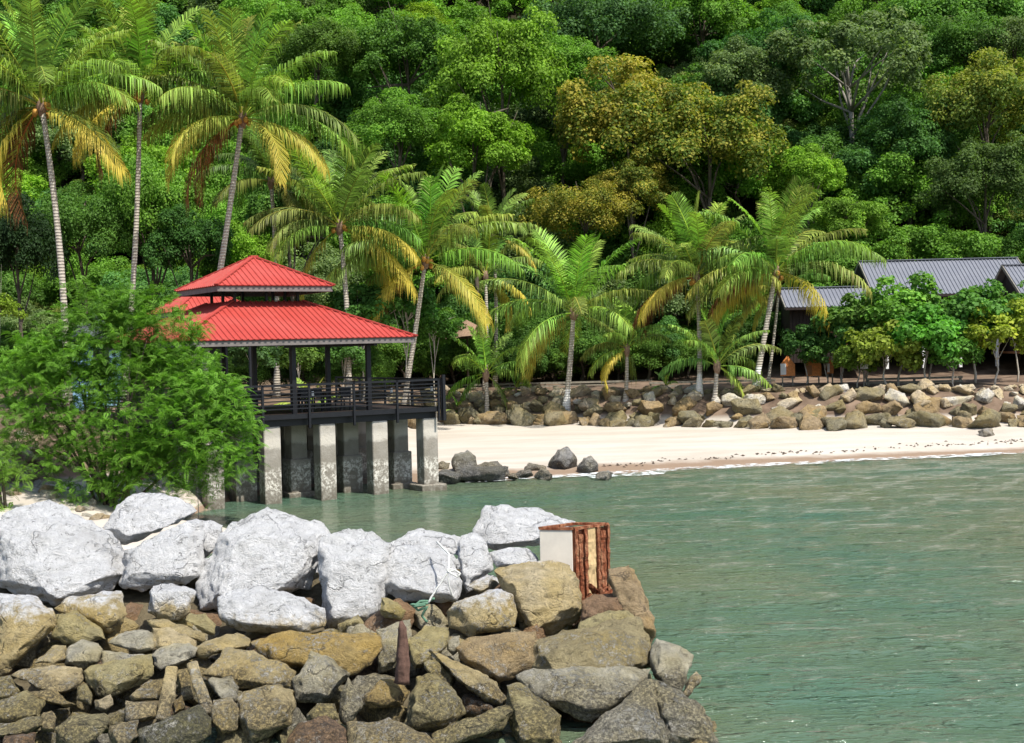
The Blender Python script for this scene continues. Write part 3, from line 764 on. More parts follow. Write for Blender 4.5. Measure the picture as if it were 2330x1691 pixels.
# ---------------------------------------------------------------- shore stones
BL = 'weathered tan boulder in the rock bank above the sand'
rs = random.Random(21)
BLAND = [(-4.4, 'the pavilion corner'), (-1.5, 'the young palm near the thatched shade'), (3.1, 'the palm with hanging yellow fronds'), (6.5, 'the small yellow fronded palm'), (10.8, 'the straight white trunked palm'), (14, 'the leaning palm'), (17.3, 'the orange boards'), (20.3, 'the notice board'), (24, 'the bright shore shrubs'), (28.5, 'the white stilts')]
COURSE = ('in the bottom course', 'in the second course', 'in the middle courses', 'in the middle courses', 'near the bank top', 'on the bank top')
cnt = 0
for row, (dy, sz) in enumerate([(-0.5, .88), (.4, .88), (1.3, .78), (2.1, .66), (2.9, .56), (3.7, .46)]):
    x = -7.0
    while x < 31:
        y1 = float(np.interp(x, ST[:, 0], ST[:, 1])) + dy + rs.uniform(-.35, .35)
        s_ = sz * rs.choice([.6, .8, .95, 1.1, 1.35])
        pale = row >= 3 and rs.random() < .55 or (x > 22 and row >= 3)
        col = rs.choice([(0.62, .58, .51), (0.56, .48, .36), (.50, .41, .29)]) if pale else rs.choice([(0.36, .265, .15), (.27, .23, .135), (.30, .26, .165), (.38, .285, .165), (.23, .20, .125)] if row > 1 else [(.27, .235, .14), (.24, .215, .14), (.29, .245, .15), (.33, .25, .15)])
        if x < -2.5 and False: pass
        stone((x, y1, zg(x, y1) + s_ * .22), s_, rs, col, 50, ('pale stone ' if pale else ('large ' if s_ > .85 else 'small ' if s_ < .5 else '') + 'tan boulder ') + COURSE[row] + ' below ' + min(BLAND, key=lambda q: abs(q[0] - x))[1], 'boulder', 'pale stones topping the bank' if pale else 'boulders of the rock bank')
        cnt += 1
        x += s_ * rs.uniform(1.15, 1.6) * (1.1 if row > 2 else 1)
# dark rounded rocks at the water's edge
for px, py, wpx, hh, col, lab in [(1052, 1062, 92, .6, (.16, .16, .15), 'long low dark grey rock at the water edge beside the piles'), (1005, 1060, 50, .6, (.26, .23, .17), 'brownish rock at the foot of the last concrete pile'),
                             (1130, 1072, 50, .5, (.20, .185, .15), 'low dark rock between the larger shore rocks'), (1193, 1074, 36, .6, (.2, .18, .15), 'small round dark rock at the water edge'), (1165, 1078, 34, .5, (.24, .21, .17), 'small pale barnacled rock at the water edge'),
                             (1284, 1056, 84, .72, (.17, .165, .155), 'tallest rounded dark rock at the water edge'), (1340, 1062, 62, .7, (.21, .20, .18), 'sloping dark rock splashed by the small breaking wave'), (1240, 1076, 50, .45, (.24, .22, .18), 'low flat rock before the tallest dark shore rock'),
                             (1085, 1080, 130, .35, (.12, .12, .115), 'flat dark wet ledge lying in the water'), (1030, 1084, 90, .4, (.15, .15, .14), 'low wet rock touching the last pile footing'), (1110, 1064, 60, .5, (.2, .19, .17), 'rounded grey rock in the chain of shore rocks'), (1220, 1062, 44, .6, (.22, .2, .17), 'knobbly rock leaning on the tallest shore rock'), (1375, 1076, 44, .45, (.24, .23, .2), 'half drowned rock in the breaking wave'), (2250, 980, 42, .5, (.2, .18, .15), 'lone small dark rock lying on the dry sand')]:
    p = ghit(px, py + 14) if py < 1000 else at_z(px, py + 14, 0.05)
    s_ = wpx * p.y / FPX / 2 * 1.25
    o = bpy.data.objects.new('shore_rock', PROTO[rs.randrange(12)]); COL.objects.link(o)
    o.location = p + Vector((0, .3, s_ * hh * .45)); o.scale = (s_ * 1.1, s_ * .9, s_ * hh * 1.7); o.rotation_euler = (0, 0, rs.uniform(0, 6.28)); o.color = (*[v * 1.7 for v in col], 50)
    tag(o, lab, 'rock', 'rocks along the waterline')
# pale stones and sandy rubble on the root of the breakwater, left
for k in range(40):
    px, py = rs.uniform(0, 150) if k < 24 else rs.uniform(100, 590), 0
    py = rs.uniform(985, 1150) if k < 24 else rs.uniform(1145, 1190)
    p = ghit(px, py)
    stone(p + Vector((0, 0, .02)), rs.uniform(.22, .5) if k < 24 else rs.uniform(.14, .3), rs, rs.choice([(.52, .48, .40), (.46, .38, .28), (.5, .4, .27)]), 50,
          'pale stone on the sandy bank around the green bush', 'stone', 'pale stones around the bush', 'stone')
# the sand spit stones in plain view between the white boulders
for px, py, sz, lab in [(235, 1180, .38, 'cream wedge-shaped stone showing between two white boulders'), (470, 1168, .33, 'cream stone on the sand behind the white boulders')]:
    p = ghit(px, py); stone(p, sz, rs, (.58, .46, .31), 50, lab, 'stone', None, 'stone')

# foam along the water's edge and sea-wrack on the sand
fx = np.arange(-2, 31, .25); f0 = np.interp(fx, SH[:, 0], SH[:, 1])
V, F = [], []
for i, x in enumerate(fx):
    wv = .35 + .55 * abs(noise.noise(Vector((x * .5, 3, 0)))) + (1.1 if 3.2 < x < 6.5 else 0)
    o_ = noise.noise(Vector((x * .35, 9, 0))) * .6
    V += [(x, f0[i] - .55 - wv + o_, .062), (x, f0[i] + .15 + o_ * .3, .066)]
    if i: F.append((2 * i - 2, 2 * i, 2 * i + 1, 2 * i - 1))
me = bpy.data.meshes.new('foam'); me.from_pydata(V, [], F)
tag(link('foam', me, mat=M['foam']), 'thin broken line of white foam at the water edge', 'foam', kind='stuff')
mb = MB()
for k in range(260):
    x = rs.uniform(3, 30); y0 = float(np.interp(x, SH[:, 0], SH[:, 1]))
    y = y0 + 2.3 + .9 * noise.noise(Vector((x * .3, 0, 0))) + rs.gauss(0, .28); s_ = rs.uniform(.02, .085)
    c = Vector((x, y, zg(x, y) + .01)); a = rs.uniform(0, 3.14)
    d1 = Vector((math.cos(a), math.sin(a), 0)) * s_ * 1.6; d2 = Vector((-math.sin(a), math.cos(a), 0)) * s_ * .7
    mb.add([c - d1, c + d2, c + d1, c - d2, c + Vector((0, 0, s_ * .6))], [(0, 1, 4), (1, 2, 4), (2, 3, 4), (3, 0, 4)])
tag(mb.build('sea_wrack', simple('wrack', (.07, .05, .035), .9, 8, .4, .2)), 'dark scraps of washed up weed scattered along the sand', 'seaweed', kind='stuff')

# ---------------------------------------------------------------- pavilion
TH = rad(32)
pav = empty('pavilion', (-10.2, 52.6, 0), TH)
tag(pav, 'two-tiered red roofed pavilion standing on concrete piles over the water', 'pavilion')
def slope(parent, name, half, top, zE, zT, side, mat, inset=None, sp=.23, cy=0.0, cx=0.0):
    """one corrugated slope of a hip roof: square of half-width `half` at height zE rising to half-width `top` at zT"""
    rot = Matrix.Rotation(side * math.pi / 2, 4, 'Z')
    T = lambda p: (rot @ Vector(p)) + Vector((cx, cy, 0))
    mb = MB()
    sl = (zT - zE) / (half - top)
    nrm = Vector((0, -(zT - zE), half - top)).normalized()
    P = [Vector((-half, -half, zE)), Vector((half, -half, zE)), Vector((top, -top, zT)), Vector((-top, -top, zT))]
    th = nrm * .03
    mb.add([T(p) for p in P] + [T(p - th) for p in P], [(0, 1, 2, 3), (7, 6, 5, 4), (0, 4, 5, 1), (1, 5, 6, 2), (2, 6, 7, 3), (3, 7, 4, 0)])
    x = -half + sp * .5
    while x < half:
        ye = -max(top, abs(x) + .03)
        if ye > -half + .05:
            ze = zE + sl * (half + ye)
            a, b = Vector((x, -half - .03, zE - .03 * sl)), Vector((x, ye, ze))
            wv = Vector((.045, 0, 0)); wt = Vector((.022, 0, 0)); up = nrm * .04
            mb.add([T(q) for q in (a - wv, a + wv, a + wt + up, a - wt + up, b - wv, b + wv, b + wt + up, b - wt + up)],
                   [(0, 1, 2, 3), (7, 6, 5, 4), (1, 5, 6, 2), (2, 6, 7, 3), (3, 7, 4, 0)])
        x += sp
    return mb.build(name, mat, parent)
def hip_roof(parent, half, top, zE, zT, mat, cx=0, cy=0):
    for s_ in range(4):
        slope(parent, 'roof_slope', half, top, zE, zT, s_, mat, cx=cx, cy=cy)
        r = Matrix.Rotation(s_ * math.pi / 2, 4, 'Z')
        o = Vector((cx, cy, 0))
        MB().bar(r @ Vector((-half - .02, -half - .02, zE + .03)) + o, r @ Vector((-top, -top, zT + .045)) + o, .17, .05).build('hip_cap', mat, parent)
        MB().bar(r @ Vector((-half + .06, -half + .08, zE - .13)) + o, r @ Vector((half - .10, -half + .08, zE - .13)) + o, .05, .20).build('fascia', M['fascia'], parent)
hip_roof(pav, 4.75, 1.45, 6.02, 7.52, M['red_roof'])
hip_roof(pav, 2.40, 0.05, 8.10, 9.32, M['red_roof'])
MB().box(-.16, .16, -.16, .16, 9.30, 9.40).build('roof_cap', M['red_roof'], pav)
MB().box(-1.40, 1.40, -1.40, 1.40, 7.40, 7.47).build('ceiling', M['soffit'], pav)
for sx in (-1, 0, 1):
    for sy in (-1, 0, 1):
        if sx or sy:
            MB().box(sx * 1.3 - .05, sx * 1.3 + .05, sy * 1.3 - .05, sy * 1.3 + .05, 7.45, 8.16).build('roof_strut', M['black_paint'], pav)
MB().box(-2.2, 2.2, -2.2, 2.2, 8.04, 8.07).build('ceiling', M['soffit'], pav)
for (u, v) in [(-3.1, -3.8), (0, -3.8), (3.1, -3.8), (-3.1, 0), (3.1, 0), (-3.1, 3.8), (0, 3.8), (3.1, 3.8), (0, 0.2)]:
    MB().box(u - .085, u + .085, v - .085, v + .085, 3.2, 6.15 if abs(v) > 1 or abs(u) > 1 else 7.4).build('post', M['black_paint'], pav)
for v in (-3.8, 3.8): MB().box(-4.5, 4.5, v - .07, v + .07, 5.86, 6.0).build('beam', M['black_paint'], pav)
for u in (-3.1, 3.1): MB().box(u - .07, u + .07, -4.5, 4.5, 5.70, 5.84).build('beam', M['black_paint'], pav)
U0, U1, V0, V1 = -5.3, 5.55, -4.75, 5.0
MB().box(U0, U1, V0, V1, 3.06, 3.2).build('deck', M['dark_wood'], pav)
MB().box(U0 - .05, U1 + .05, V0 - .12, V0 - .002, 3.08, 3.26).build('edge_beam', M['black_paint'], pav)
MB().box(U0, U1, V0 + .1, V0 + .26, 2.82, 3.058).build('edge_beam', M['black_paint'], pav)
MB().box(U1 + .002, U1 + .12, V0, V1, 3.08, 3.26).build('edge_beam', M['black_paint'], pav)
MB().box(U0 - .12, U0 - .002, V0, V1, 3.08, 3.26).build('edge_beam', M['black_paint'], pav)
for k in range(5):
    v = -4.3 + k * 2.2
    MB().box(U0, U1, v + .3, v + .46, 2.84, 3.055).build('joist', M['black_paint'], pav)
def railing(a, b, n, gap=None):
    a, b = Vector(a), Vector(b)
    for i in range(n + 1):
        p = a.lerp(b, i / n)
        MB().box(p.x - .04, p.x + .04, p.y - .04, p.y + .04, 2.72, 4.36).build('rail_post', M['black_paint'], pav)
    for z, r in ((4.32, .05), (4.16, .026), (4.02, .026), (3.88, .026), (3.74, .026), (3.60, .026), (3.46, .026)):
        MB().bar((a.x, a.y, z), (b.x, b.y, z), r * 1.6, r * 1.6).build('rail', M['black_paint'], pav)
railing((U0, V0 - .17, 0), (U1, V0 - .17, 0), 6)
railing((U1 + .17, V0 - .1, 0), (U1 + .17, V1, 0), 4)
railing((U0 - .17, V0 - .1, 0), (U0 - .17, V1, 0), 4)
railing((U0, V1 + .06, 0), (U1 - 4, V1 + .06, 0), 4)
for u in (-3.3, .35, 3.6, 5.35):
    MB().box(u - .04, u + .04, V0 - .02, V0 + .05, 3.86, 4.06).build('lamp_box', M['white_paint'], pav)
MB().box(5.72, 5.84, V0 - .22, V0 - .10, 2.72, 4.50).build('corner_post', M['black_paint'], pav)
pr_ = random.Random(9)
pile_mesh = MB().box(-.32, .32, -.32, .32, -2.2, 2.82).mesh('pile', .03)
pile_mesh.materials.append(M['concrete'])
jacket = MB().box(-.41, .41, -.41, .41, -2.2, 1.45).mesh('jacket', .03); jacket.materials.append(M['concrete'])
foot = MB().box(-.55, .55, -.55, .55, -2.2, .28).mesh('footing', .03); foot.materials.append(M['concrete'])
for r_ in range(6):
    for c_ in range(5):
        u = 5.3 - c_ * 2.18 - (0 if r_ % 2 == 0 else .45); v = (-4.35, -2.7, -.9, .9, 2.7, 4.5)[r_]
        o = link('pile', pile_mesh, pav, loc=(u, v, 0)); o.rotation_euler = (0, 0, pr_.uniform(-.03, .03)); 
        if r_ % 2 == 1: j = link('jacket', jacket, o)
        if (r_, c_) in ((1, 0), (0, 0), (1, 2)): link('footing', foot, o, loc=(0, 0, pr_.uniform(-.1, .05)))

# furniture on the deck
def chair_parts(root):
    P = M['black_paint']
    MB().box(-.23, .23, -.23, .23, .42, .47).build('seat', P, root)
    MB().box(-.23, .23, .20, .24, .55, .92).build('backrest', P, root)
    for x in (-.2, .2):
        MB().box(x - .02, x + .02, .18, .22, 0, .9).build('leg', P, root)
        MB().box(x - .02, x + .02, -.22, -.18, 0, .42).build('leg', P, root)
def pav_world(u, v, z): 
    return (pav.location.x + u * math.cos(TH) - v * math.sin(TH), pav.location.y + u * math.sin(TH) + v * math.cos(TH), z)
for (u, v, a) in [(-2.0, -2.9, .2), (-1.1, -2.8, -.3), (.9, -2.9, 2.8), (1.6, -2.7, .4), (2.4, -2.9, 3.3), (-.9, -1.2, 3.0), (1.3, -1.3, 3.2)]:
    c = empty('chair', pav_world(u, v, 3.2), TH + a); chair_parts(c)
    tag(c, 'black slim chair on the pavilion deck behind the railing', 'chair', 'chairs on the pavilion deck')
for (u, v) in [(-1.4, -2.0), (1.6, -2.0)]:
    t = empty('table', pav_world(u, v, 3.2), TH)
    MB().box(-.6, .6, -.38, .38, .70, .75).build('table_top', M['dark_wood'], t)
    for x in (-.52, .52):
        for y in (-.3, .3): MB().box(x - .03, x + .03, y - .03, y + .03, 0, .70).build('leg', M['dark_wood'], t)
    tag(t, 'dark wooden table on the pavilion deck among black chairs', 'table', 'tables on the pavilion deck')

# small red roofed shelter behind the pavilion
D = 64.0; p = at_y(462, 712, D)
hut = empty('shelter', (p.x, p.y, zg(p.x, p.y)), TH)
tag(hut, 'small red roofed shelter just behind the pavilion roof', 'shelter')
zE = p.z - hut.location.z
hip_roof(hut, 2.1, .05, zE, zE + 1.25, M['red_roof'])
for sx in (-1, 1):
    for sy in (-1, 1): MB().box(sx * 1.7 - .07, sx * 1.7 + .07, sy * 1.7 - .07, sy * 1.7 + .07, -.3, zE).build('post', M['black_paint'], hut)
# pale blue cabin half hidden at the left
a, b = at_y(150, 700, 66), at_y(232, 703, 66)
blu = empty('cabin', ((a.x + b.x) / 2, 67.5, zg((a.x + b.x) / 2, 67.5)))
tag(blu, 'pale blue cabin with grey roof half hidden behind the bush', 'cabin')
hw = (b.x - a.x) / 2; zt = a.z - blu.location.z - 1.2
MB().box(-hw, hw, -1.5, 1.5, -.3, zt - .3).build('wall', M['blue_wall'], blu)
for s_ in (-1, 1):
    MB().bar((0, s_ * .95, zt + .12), (.001, s_ * .95, zt + .12), .01, .01)
mb = MB().add([(-hw - .3, -1.9, zt - .45), (hw + .3, -1.9, zt - .45), (hw - .8, 0, zt + .9), (-hw + .8, 0, zt + .9), (-hw - .3, 1.9, zt - .45), (hw + .3, 1.9, zt - .45)], [(0, 1, 2, 3), (5, 4, 3, 2), (0, 3, 4), (1, 5, 2), (0, 4, 5, 1)])
mb.build('roof', M['grey_roof'], blu)
for x in (-1.2, .8): MB().box(x - .4, x + .4, -1.55, -1.502, zt - 2.0, zt - .9).build('window', M['glass'], blu)

# ---------------------------------------------------------------- grey roofed bungalows
def gable_slope(mb, x0, x1, yE, zE, yR, zR, sp=.26):
    n = Vector((0, -(zR - zE), (yR - yE))).normalized()
    if n.z < 0: n = -n
    P = [Vector((x0, yE, zE)), Vector((x1, yE, zE)), Vector((x1, yR, zR)), Vector((x0, yR, zR))]
    mb.add(P + [p - n * .05 for p in P], [(0, 1, 2, 3), (7, 6, 5, 4), (0, 4, 5, 1), (1, 5, 6, 2), (2, 6, 7, 3), (3, 7, 4, 0)])
    x = x0 + .1
    while x < x1 - .05:
        a, b = Vector((x, yE, zE)), Vector((x, yR, zR)); wv = Vector((.06, 0, 0)); wt = Vector((.03, 0, 0)); up = n * .05
        mb.add([a - wv, a + wv, a + wt + up, a - wt + up, b - wv, b + wv, b + wt + up, b - wt + up], [(0, 1, 2, 3), (7, 6, 5, 4), (1, 5, 6, 2), (2, 6, 7, 3), (3, 7, 4, 0)])
        x += sp
def bungalow(name, label, pL, pR, D, rise, depth, floor, rz=0.0, win=(), ver=True):
    """pL, pR: photo pixels of the two ends of the ridge; built at distance D"""
    a, b = at_y(*pL, D), at_y(*pR, D)
    hw = (b.x - a.x) / 2; cx = (a.x + b.x) / 2
    zR = (a.z + b.z) / 2; g = zg(cx, D)
    r = empty(name, (cx, D, g), rz); tag(r, label, 'house', 'grey roofed bungalows')
    zr = zR - g; ze = zr - rise
    for s_ in (-1, 1):
        mb = MB(); gable_slope(mb, -hw - .4, hw + .4, s_ * depth, ze, 0, zr); mb.build('roof_slope', M['grey_roof'], r)
        MB().bar((-hw - .42, s_ * depth, ze - .10), (hw + .42, s_ * depth, ze - .10), .04, .16).build('fascia', M['dark_wood'], r)
        for e in (-1, 1):
            MB().bar((e * (hw + .44), s_ * depth, ze - .06), (e * (hw + .44), 0, zr - .06), .05, .2, up=(0, 0, 1)).build('barge_board', M['grey_wood'], r)
    MB().bar((-hw - .42, 0, zr + .05), (hw + .42, 0, zr + .05), .4, .05).build('ridge_cap', M['grey_roof'], r)
    wy = depth - .8
    MB().box(-hw, hw, -wy, wy, floor, ze + .15).build('wall', M['dark_wood'], r)
    mb = MB().add([(e * hw * .995, y, z) for e in (-1, 1) for y, z in ((-wy, ze + .1), (wy, ze + .1), (0, zr - .15))], [(0, 1, 2), (3, 5, 4), (0, 3, 4, 1), (1, 4, 5, 2), (2, 5, 3, 0)])
    mb.build('gable', M['dark_wood'], r)
    # vertical cladding boards on the sea side
    x = -hw
    bm_ = MB().box(0, .19, -.03, 0, floor, ze + .1).mesh('board'); bm_.materials.append(M['dark_wood'])
    while x < hw - .2:
        link('board', bm_, r, loc=(x, -wy - .003, 0)); x += .22
    for (x, z, w_, h_) in win:
        f = MB().box(x - w_ / 2 - .07, x + w_ / 2 + .07, -wy - .07, -wy - .034, z - h_ / 2 - .07, z + h_ / 2 + .07).build('window', M['warm_wood'], r)
        MB().box(x - w_ / 2, x + w_ / 2, -wy - .085, -wy - .072, z - h_ / 2, z + h_ / 2).build('pane', M['glass'], f)
    if not ver:
        for x in np.linspace(-hw + .2, hw - .2, 4): MB().box(x - .09, x + .09, -wy, -wy + .18, -.5, floor - .002).build('stilt', M['dark_wood'], r)
        return r
    MB().box(-hw, hw, -wy - 1.6, wy, floor - .14, floor - .002).build('veranda', M['warm_wood'], r)
    for x in np.linspace(-hw + .2, hw - .2, 5):
        MB().box(x - .09, x + .09, -wy - 1.5, -wy - 1.32, -.5, floor - .142).build('stilt', M['white_paint'], r)
        MB().box(x - .05, x + .05, -wy - 1.55, -wy - 1.45, floor, floor + .95).build('rail_post', M['warm_wood'], r)
    for z in (.5, .95): MB().bar((-hw, -wy - 1.5, floor + z), (hw, -wy - 1.5, floor + z), .05, .06).build('rail', M['warm_wood'], r)
    return r
bungalow('bungalow', 'long dark bungalow with the widest grey metal roof behind shrubs', (1968, 598), (2300, 585), 91, 2.45, 3.6, 1.6, win=((-2, 3.2, 1, 1.1), (2, 3.2, 1, 1.1)))
bungalow('bungalow', 'grey roofed bungalow with white stilts and wooden veranda above the rock bank', (2295, 607), (2660, 592), 86.5, 2.1, 3.2, 1.5, win=((-3, 3, 1, 1.1),))
bungalow('bungalow', 'low dark bungalow under a small grey roof behind the leaning palm', (1785, 655), (1960, 655), 88, 1.3, 2.2, .9, win=((-.5, 2.3, 1.6, 1.0), (1.6, 2.3, .8, 1.0)), ver=False)

# painted boards, sign, kerb timbers, thatched shade
def board(px0, px1, py0, py1, D, label, arch, mats):
    a, b = at_y(px0, py1, D), at_y(px1, py0, D)
    w_, h_ = b.x - a.x, b.z - a.z
    g = zg((a.x + b.x) / 2, D)
    r = empty('painted_board', ((a.x + b.x) / 2, D, g)); tag(r, label, 'board')
    z0 = a.z - g
    prof = [(-w_ / 2, 0), (w_ / 2, 0), (w_ / 2, h_ * .55)] + ([(w_ / 2 * math.cos(t), h_ * .55 + h_ * .45 * math.sin(t)) for t in np.linspace(.3, 2.84, 7)] if arch else [(0, h_)]) + [(-w_ / 2, h_ * .55)]
    n = len(prof)
    mb = MB().add([(x, y, z0 + z) for y in (-.04, .04) for x, z in prof], [tuple(range(n)), tuple(range(2 * n - 1, n - 1, -1))] + [(i, i + n, (i + 1) % n + n, (i + 1) % n) for i in range(n)])
    mb.build('panel', mats[0], r)
    MB().box(-w_ * .5, -w_ * .12, -.07, -.043, z0 + .08, z0 + h_ * .6).build('inset', mats[1], r)
    for s_ in (-.35, .35): MB().box(s_ * w_ - .04, s_ * w_ + .04, .042, .1, -.3, z0 + .3).build('post', M['grey_wood'], r)
board(1776, 1808, 808, 856, 80, 'white and orange pointed board standing under the shrubs', False, (M['orange_paint'], M['white_paint']))
board(1834, 1868, 815, 856, 80.5, 'orange round-topped board standing under the shrubs', True, (M['orange_paint'], M['warm_wood']))
board(1882, 1896, 812, 850, 81, 'narrow orange and white board beside the round-topped one', False, (M['orange_paint'], M['white_paint']))
a = at_y(1966, 826, 76.5); g = zg(a.x, 76.5)
sg = empty('notice_board', (a.x, 76.5, g)); tag(sg, 'small white notice board on a post among thin trunks', 'sign')
MB().box(-.22, .22, -.03, .03, a.z - g - .35, a.z - g + .35).build('panel', M['white_paint'], sg)
MB().box(-.15, .15, -.036, -.032, a.z - g - .15, a.z - g + .25).build('faded_print', simple('print', (.55, .57, .55), .7), sg)
MB().box(-.04, .04, .032, .1, -.3, a.z - g + .2).build('post', M['grey_wood'], sg)
def kerb(p0, p1, D, label):
    a, b = at_y(*p0, D), at_y(*p1, D)
    z0 = zg(a.x, D); r = empty('low_rail', (a.x, D, z0)); tag(r, label, 'rail', 'low timber rails behind the palms')
    L = b.x - a.x; n = max(2, int(L / 2.2))
    for i in range(n + 1): MB().box(i * L / n - .06, i * L / n + .06, -.06, .06, -.4, .42 + .02).build('post', M['grey_wood'], r)
    for k, z in enumerate((.16, .38)):
        MB().bar((-.1, -.1, z), (L + .1, -.1, z), .06, .13).build('rail', M['grey_wood'], r)
kerb((1000, 862), (1480, 856), 88.5, 'low grey timber rail along the ground behind the beach palms')
kerb((1480, 856), (1760, 852), 83.5, 'low grey timber rail behind the leaning palm with white base')
kerb((1975, 855), (2185, 852), 77.5, 'low grey timber rail beneath the bright green shrubs')
p = at_y(1062, 728, 86.5); g = zg(p.x, 86.5)
um = empty('thatched_shade', (p.x, 86.5, g)); tag(um, 'brown thatched umbrella shade behind the young palm', 'umbrella')
h_ = p.z - g
V = [(0, 0, h_)]; n = 18
for ring, (r_, z) in enumerate(((.7, h_ - .38), (1.55, h_ - 1.15))):
    V += [(r_ * math.cos(2 * math.pi * i / n) * (1 + .08 * math.sin(i * 5)), r_ * math.sin(2 * math.pi * i / n), z + (.10 * math.sin(i * 7.3) if ring else 0)) for i in range(n)]
F = [(0, 1 + i, 1 + (i + 1) % n) for i in range(n)] + [(1 + i, 1 + n + i, 1 + n + (i + 1) % n, 1 + (i + 1) % n) for i in range(n)]
MB().add(V, F).build('thatch', M['thatch'], um)
MB().tube([(0, 0, -.3), (0, 0, h_ - .1)], [.08, .07], 8).build('post', M['bark'], um, True)

# ---------------------------------------------------------------- foliage
def unit(v): return v / np.maximum(np.linalg.norm(v, axis=-1, keepdims=True), 1e-6)
def leaf_quads(P, N, L, wd, rg, droop=0.25):
    """diamond leaves at P with face normals N and lengths L"""
    n = len(P)
    t = unit(np.cross(N, rg.normal(size=(n, 3))))
    t[:, 2] -= droop; t = unit(t)
    b = unit(np.cross(N, t)); nn = np.cross(t, b)
    L = L[:, None]
    v0 = P; v2 = P + t * L
    mid = P + t * L * .45 + nn * L * .07
    v1 = mid + b * L * wd; v3 = mid - b * L * wd
    V = np.stack([v0, v1, v2, v3], 1).reshape(-1, 3)
    return V, np.arange(4 * n).reshape(-1, 4)

def crown_mesh(name, seed, clumps=80, per=150, leaf=.055, ax=(1, 1, .8), rc=(.16, .30), wd=.36, hollow=.55, flat=.75):
    rg = np.random.default_rng(seed)
    d = unit(rg.normal(size=(clumps, 3)))
    d[:, 2] = np.where(d[:, 2] < -.35, -d[:, 2] * .6, d[:, 2])
    rr = hollow + (1 - hollow) * rg.random(clumps) ** .6
    lob = 1 + .16 * np.sin(3 * np.arctan2(d[:, 1], d[:, 0]) + seed) + .10 * rg.normal(size=clumps)
    C = d * (rr * lob)[:, None] * np.array(ax)
    R = rg.uniform(*rc, size=clumps)
    idx = np.repeat(np.arange(clumps), (per * (R / np.mean(rc)) ** 2).astype(int))
    n = len(idx)
    u = unit(rg.normal(size=(n, 3)) + d[idx] * .55 + np.array([0, 0, .35]))
    P = C[idx] + u * (R[idx] * rg.uniform(.55, 1.05, n))[:, None] * np.array([1, 1, flat])
    N = unit(u * .7 + np.array([0, 0, .55]) + rg.normal(size=(n, 3)) * .45)
    V, F = leaf_quads(P, N, leaf * rg.uniform(.7, 1.35, n), wd, rg)
    cl = rg.random(clumps)
    rnd = np.clip(.55 * rg.random(n) + .45 * cl[idx], 0, 1)
    me = mesh_np(name, V, F, {'rnd': ('FACE', rnd)})
    return me, C

CR = []
for k in range(7):
    me, C = crown_mesh('crown', 40 + k, clumps=(110, 90, 130, 100, 80, 120, 95)[k], per=(250, 280, 210, 250, 300, 220, 260)[k], leaf=(.046, .050, .043, .047, .052, .044, .048)[k],
                       ax=((1, 1, .75), (1, .95, .9), (1.05, 1, .65), (.9, 1, 1.05), (1, 1, .8), (1.1, 1, .7), (.95, .95, .85))[k])
    me.materials.append(M['leaf']); CR.append((me, C))
# open crown whose pale limbs show, and big-leaved shrub crowns
meo, Co = crown_mesh('open_crown', 71, clumps=95, per=190, leaf=.042, ax=(1, 1, .75), rc=(.11, .19), hollow=.6); meo.materials.append(M['leaf'])
SHR = []
for k in range(5):
    me, C = crown_mesh('shrub_crown', 80 + k, clumps=46, per=85, leaf=.115, ax=(1, .9, .9), rc=(.2, .34), wd=.42, hollow=.5)
    me.materials.append(M['leaf']); SHR.append((me, C))

def trunk_mesh(name, C, H, seed, r0=.05, limbs=9, wob=.05, base=-1.0):
    """tapered trunk from z=base up into the crown (crown radius 1), with limbs to some clumps"""
    r = random.Random(seed)
    mb = MB()
    top = .15
    pts = [Vector((wob * math.sin(i * 1.7 + seed), wob * math.cos(i * 1.3 + seed), base + (top - base) * i / 6)) for i in range(7)]
    mb.tube(pts, [r0 * (1.25 - .8 * i / 6) for i in range(7)], 8)
    for k in range(limbs):
        c = Vector(C[r.randrange(len(C))]) * .92
        s_ = pts[r.randrange(3, 7)]
        m_ = s_.lerp(c, .5) + Vector((r.uniform(-.08, .08), r.uniform(-.08, .08), r.uniform(-.02, .12)))
        mb.tube([s_, s_.lerp(m_, .5), m_, m_.lerp(c, .55), c], [r0 * .5, r0 * .42, r0 * .32, r0 * .2, r0 * .08], 6)
    me = mb.mesh(name); me.materials.append(M['bark']); me.polygons.foreach_set('use_smooth', [True] * len(me.polygons))
    return me
TR = [trunk_mesh('trunk', C, 0, k, .045, base=-2.0) for k, (me, C) in enumerate(CR)]
TRO = trunk_mesh('open_trunk', Co, 0, 5, .040, limbs=14, base=-2.2)
TRO.materials.clear(); TRO.materials.append(M['grey_bark'])
TRS = [trunk_mesh('shrub_trunk', C, 0, 9 + k, .028, limbs=12, base=-1.6) for k, (me, C) in enumerate(SHR)]
for me in TRS: me.materials.clear(); me.materials.append(M['pale_bark'])

def tree(name, label, center, R, col, rs, group=None, cat='tree', kind='full', k=None, hs=1.0):
    lib = CR if kind == 'full' else SHR
    if kind == 'open': cm, tm = meo, TRO
    else:
        k = rs.randrange(len(lib)) if k is None else k
        cm = lib[k][0]; tm = (TR if kind == 'full' else TRS)[k]
    g = zg(center[0], center[1])
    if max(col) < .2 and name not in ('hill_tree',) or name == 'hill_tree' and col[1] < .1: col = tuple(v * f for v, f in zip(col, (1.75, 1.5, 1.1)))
    root = empty(name, (center[0], center[1], g), rs.uniform(0, 6.28))
    tag(root, label, cat, group)
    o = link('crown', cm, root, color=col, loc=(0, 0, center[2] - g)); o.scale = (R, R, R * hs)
    t = link('trunk', tm, root, loc=(0, 0, center[2] - g))
    base = 2.0 if kind == 'full' else (2.2 if kind == 'open' else 1.6)
    t.scale = (R, R, max((center[2] - g) / base, .3) * 1.06)
    return root

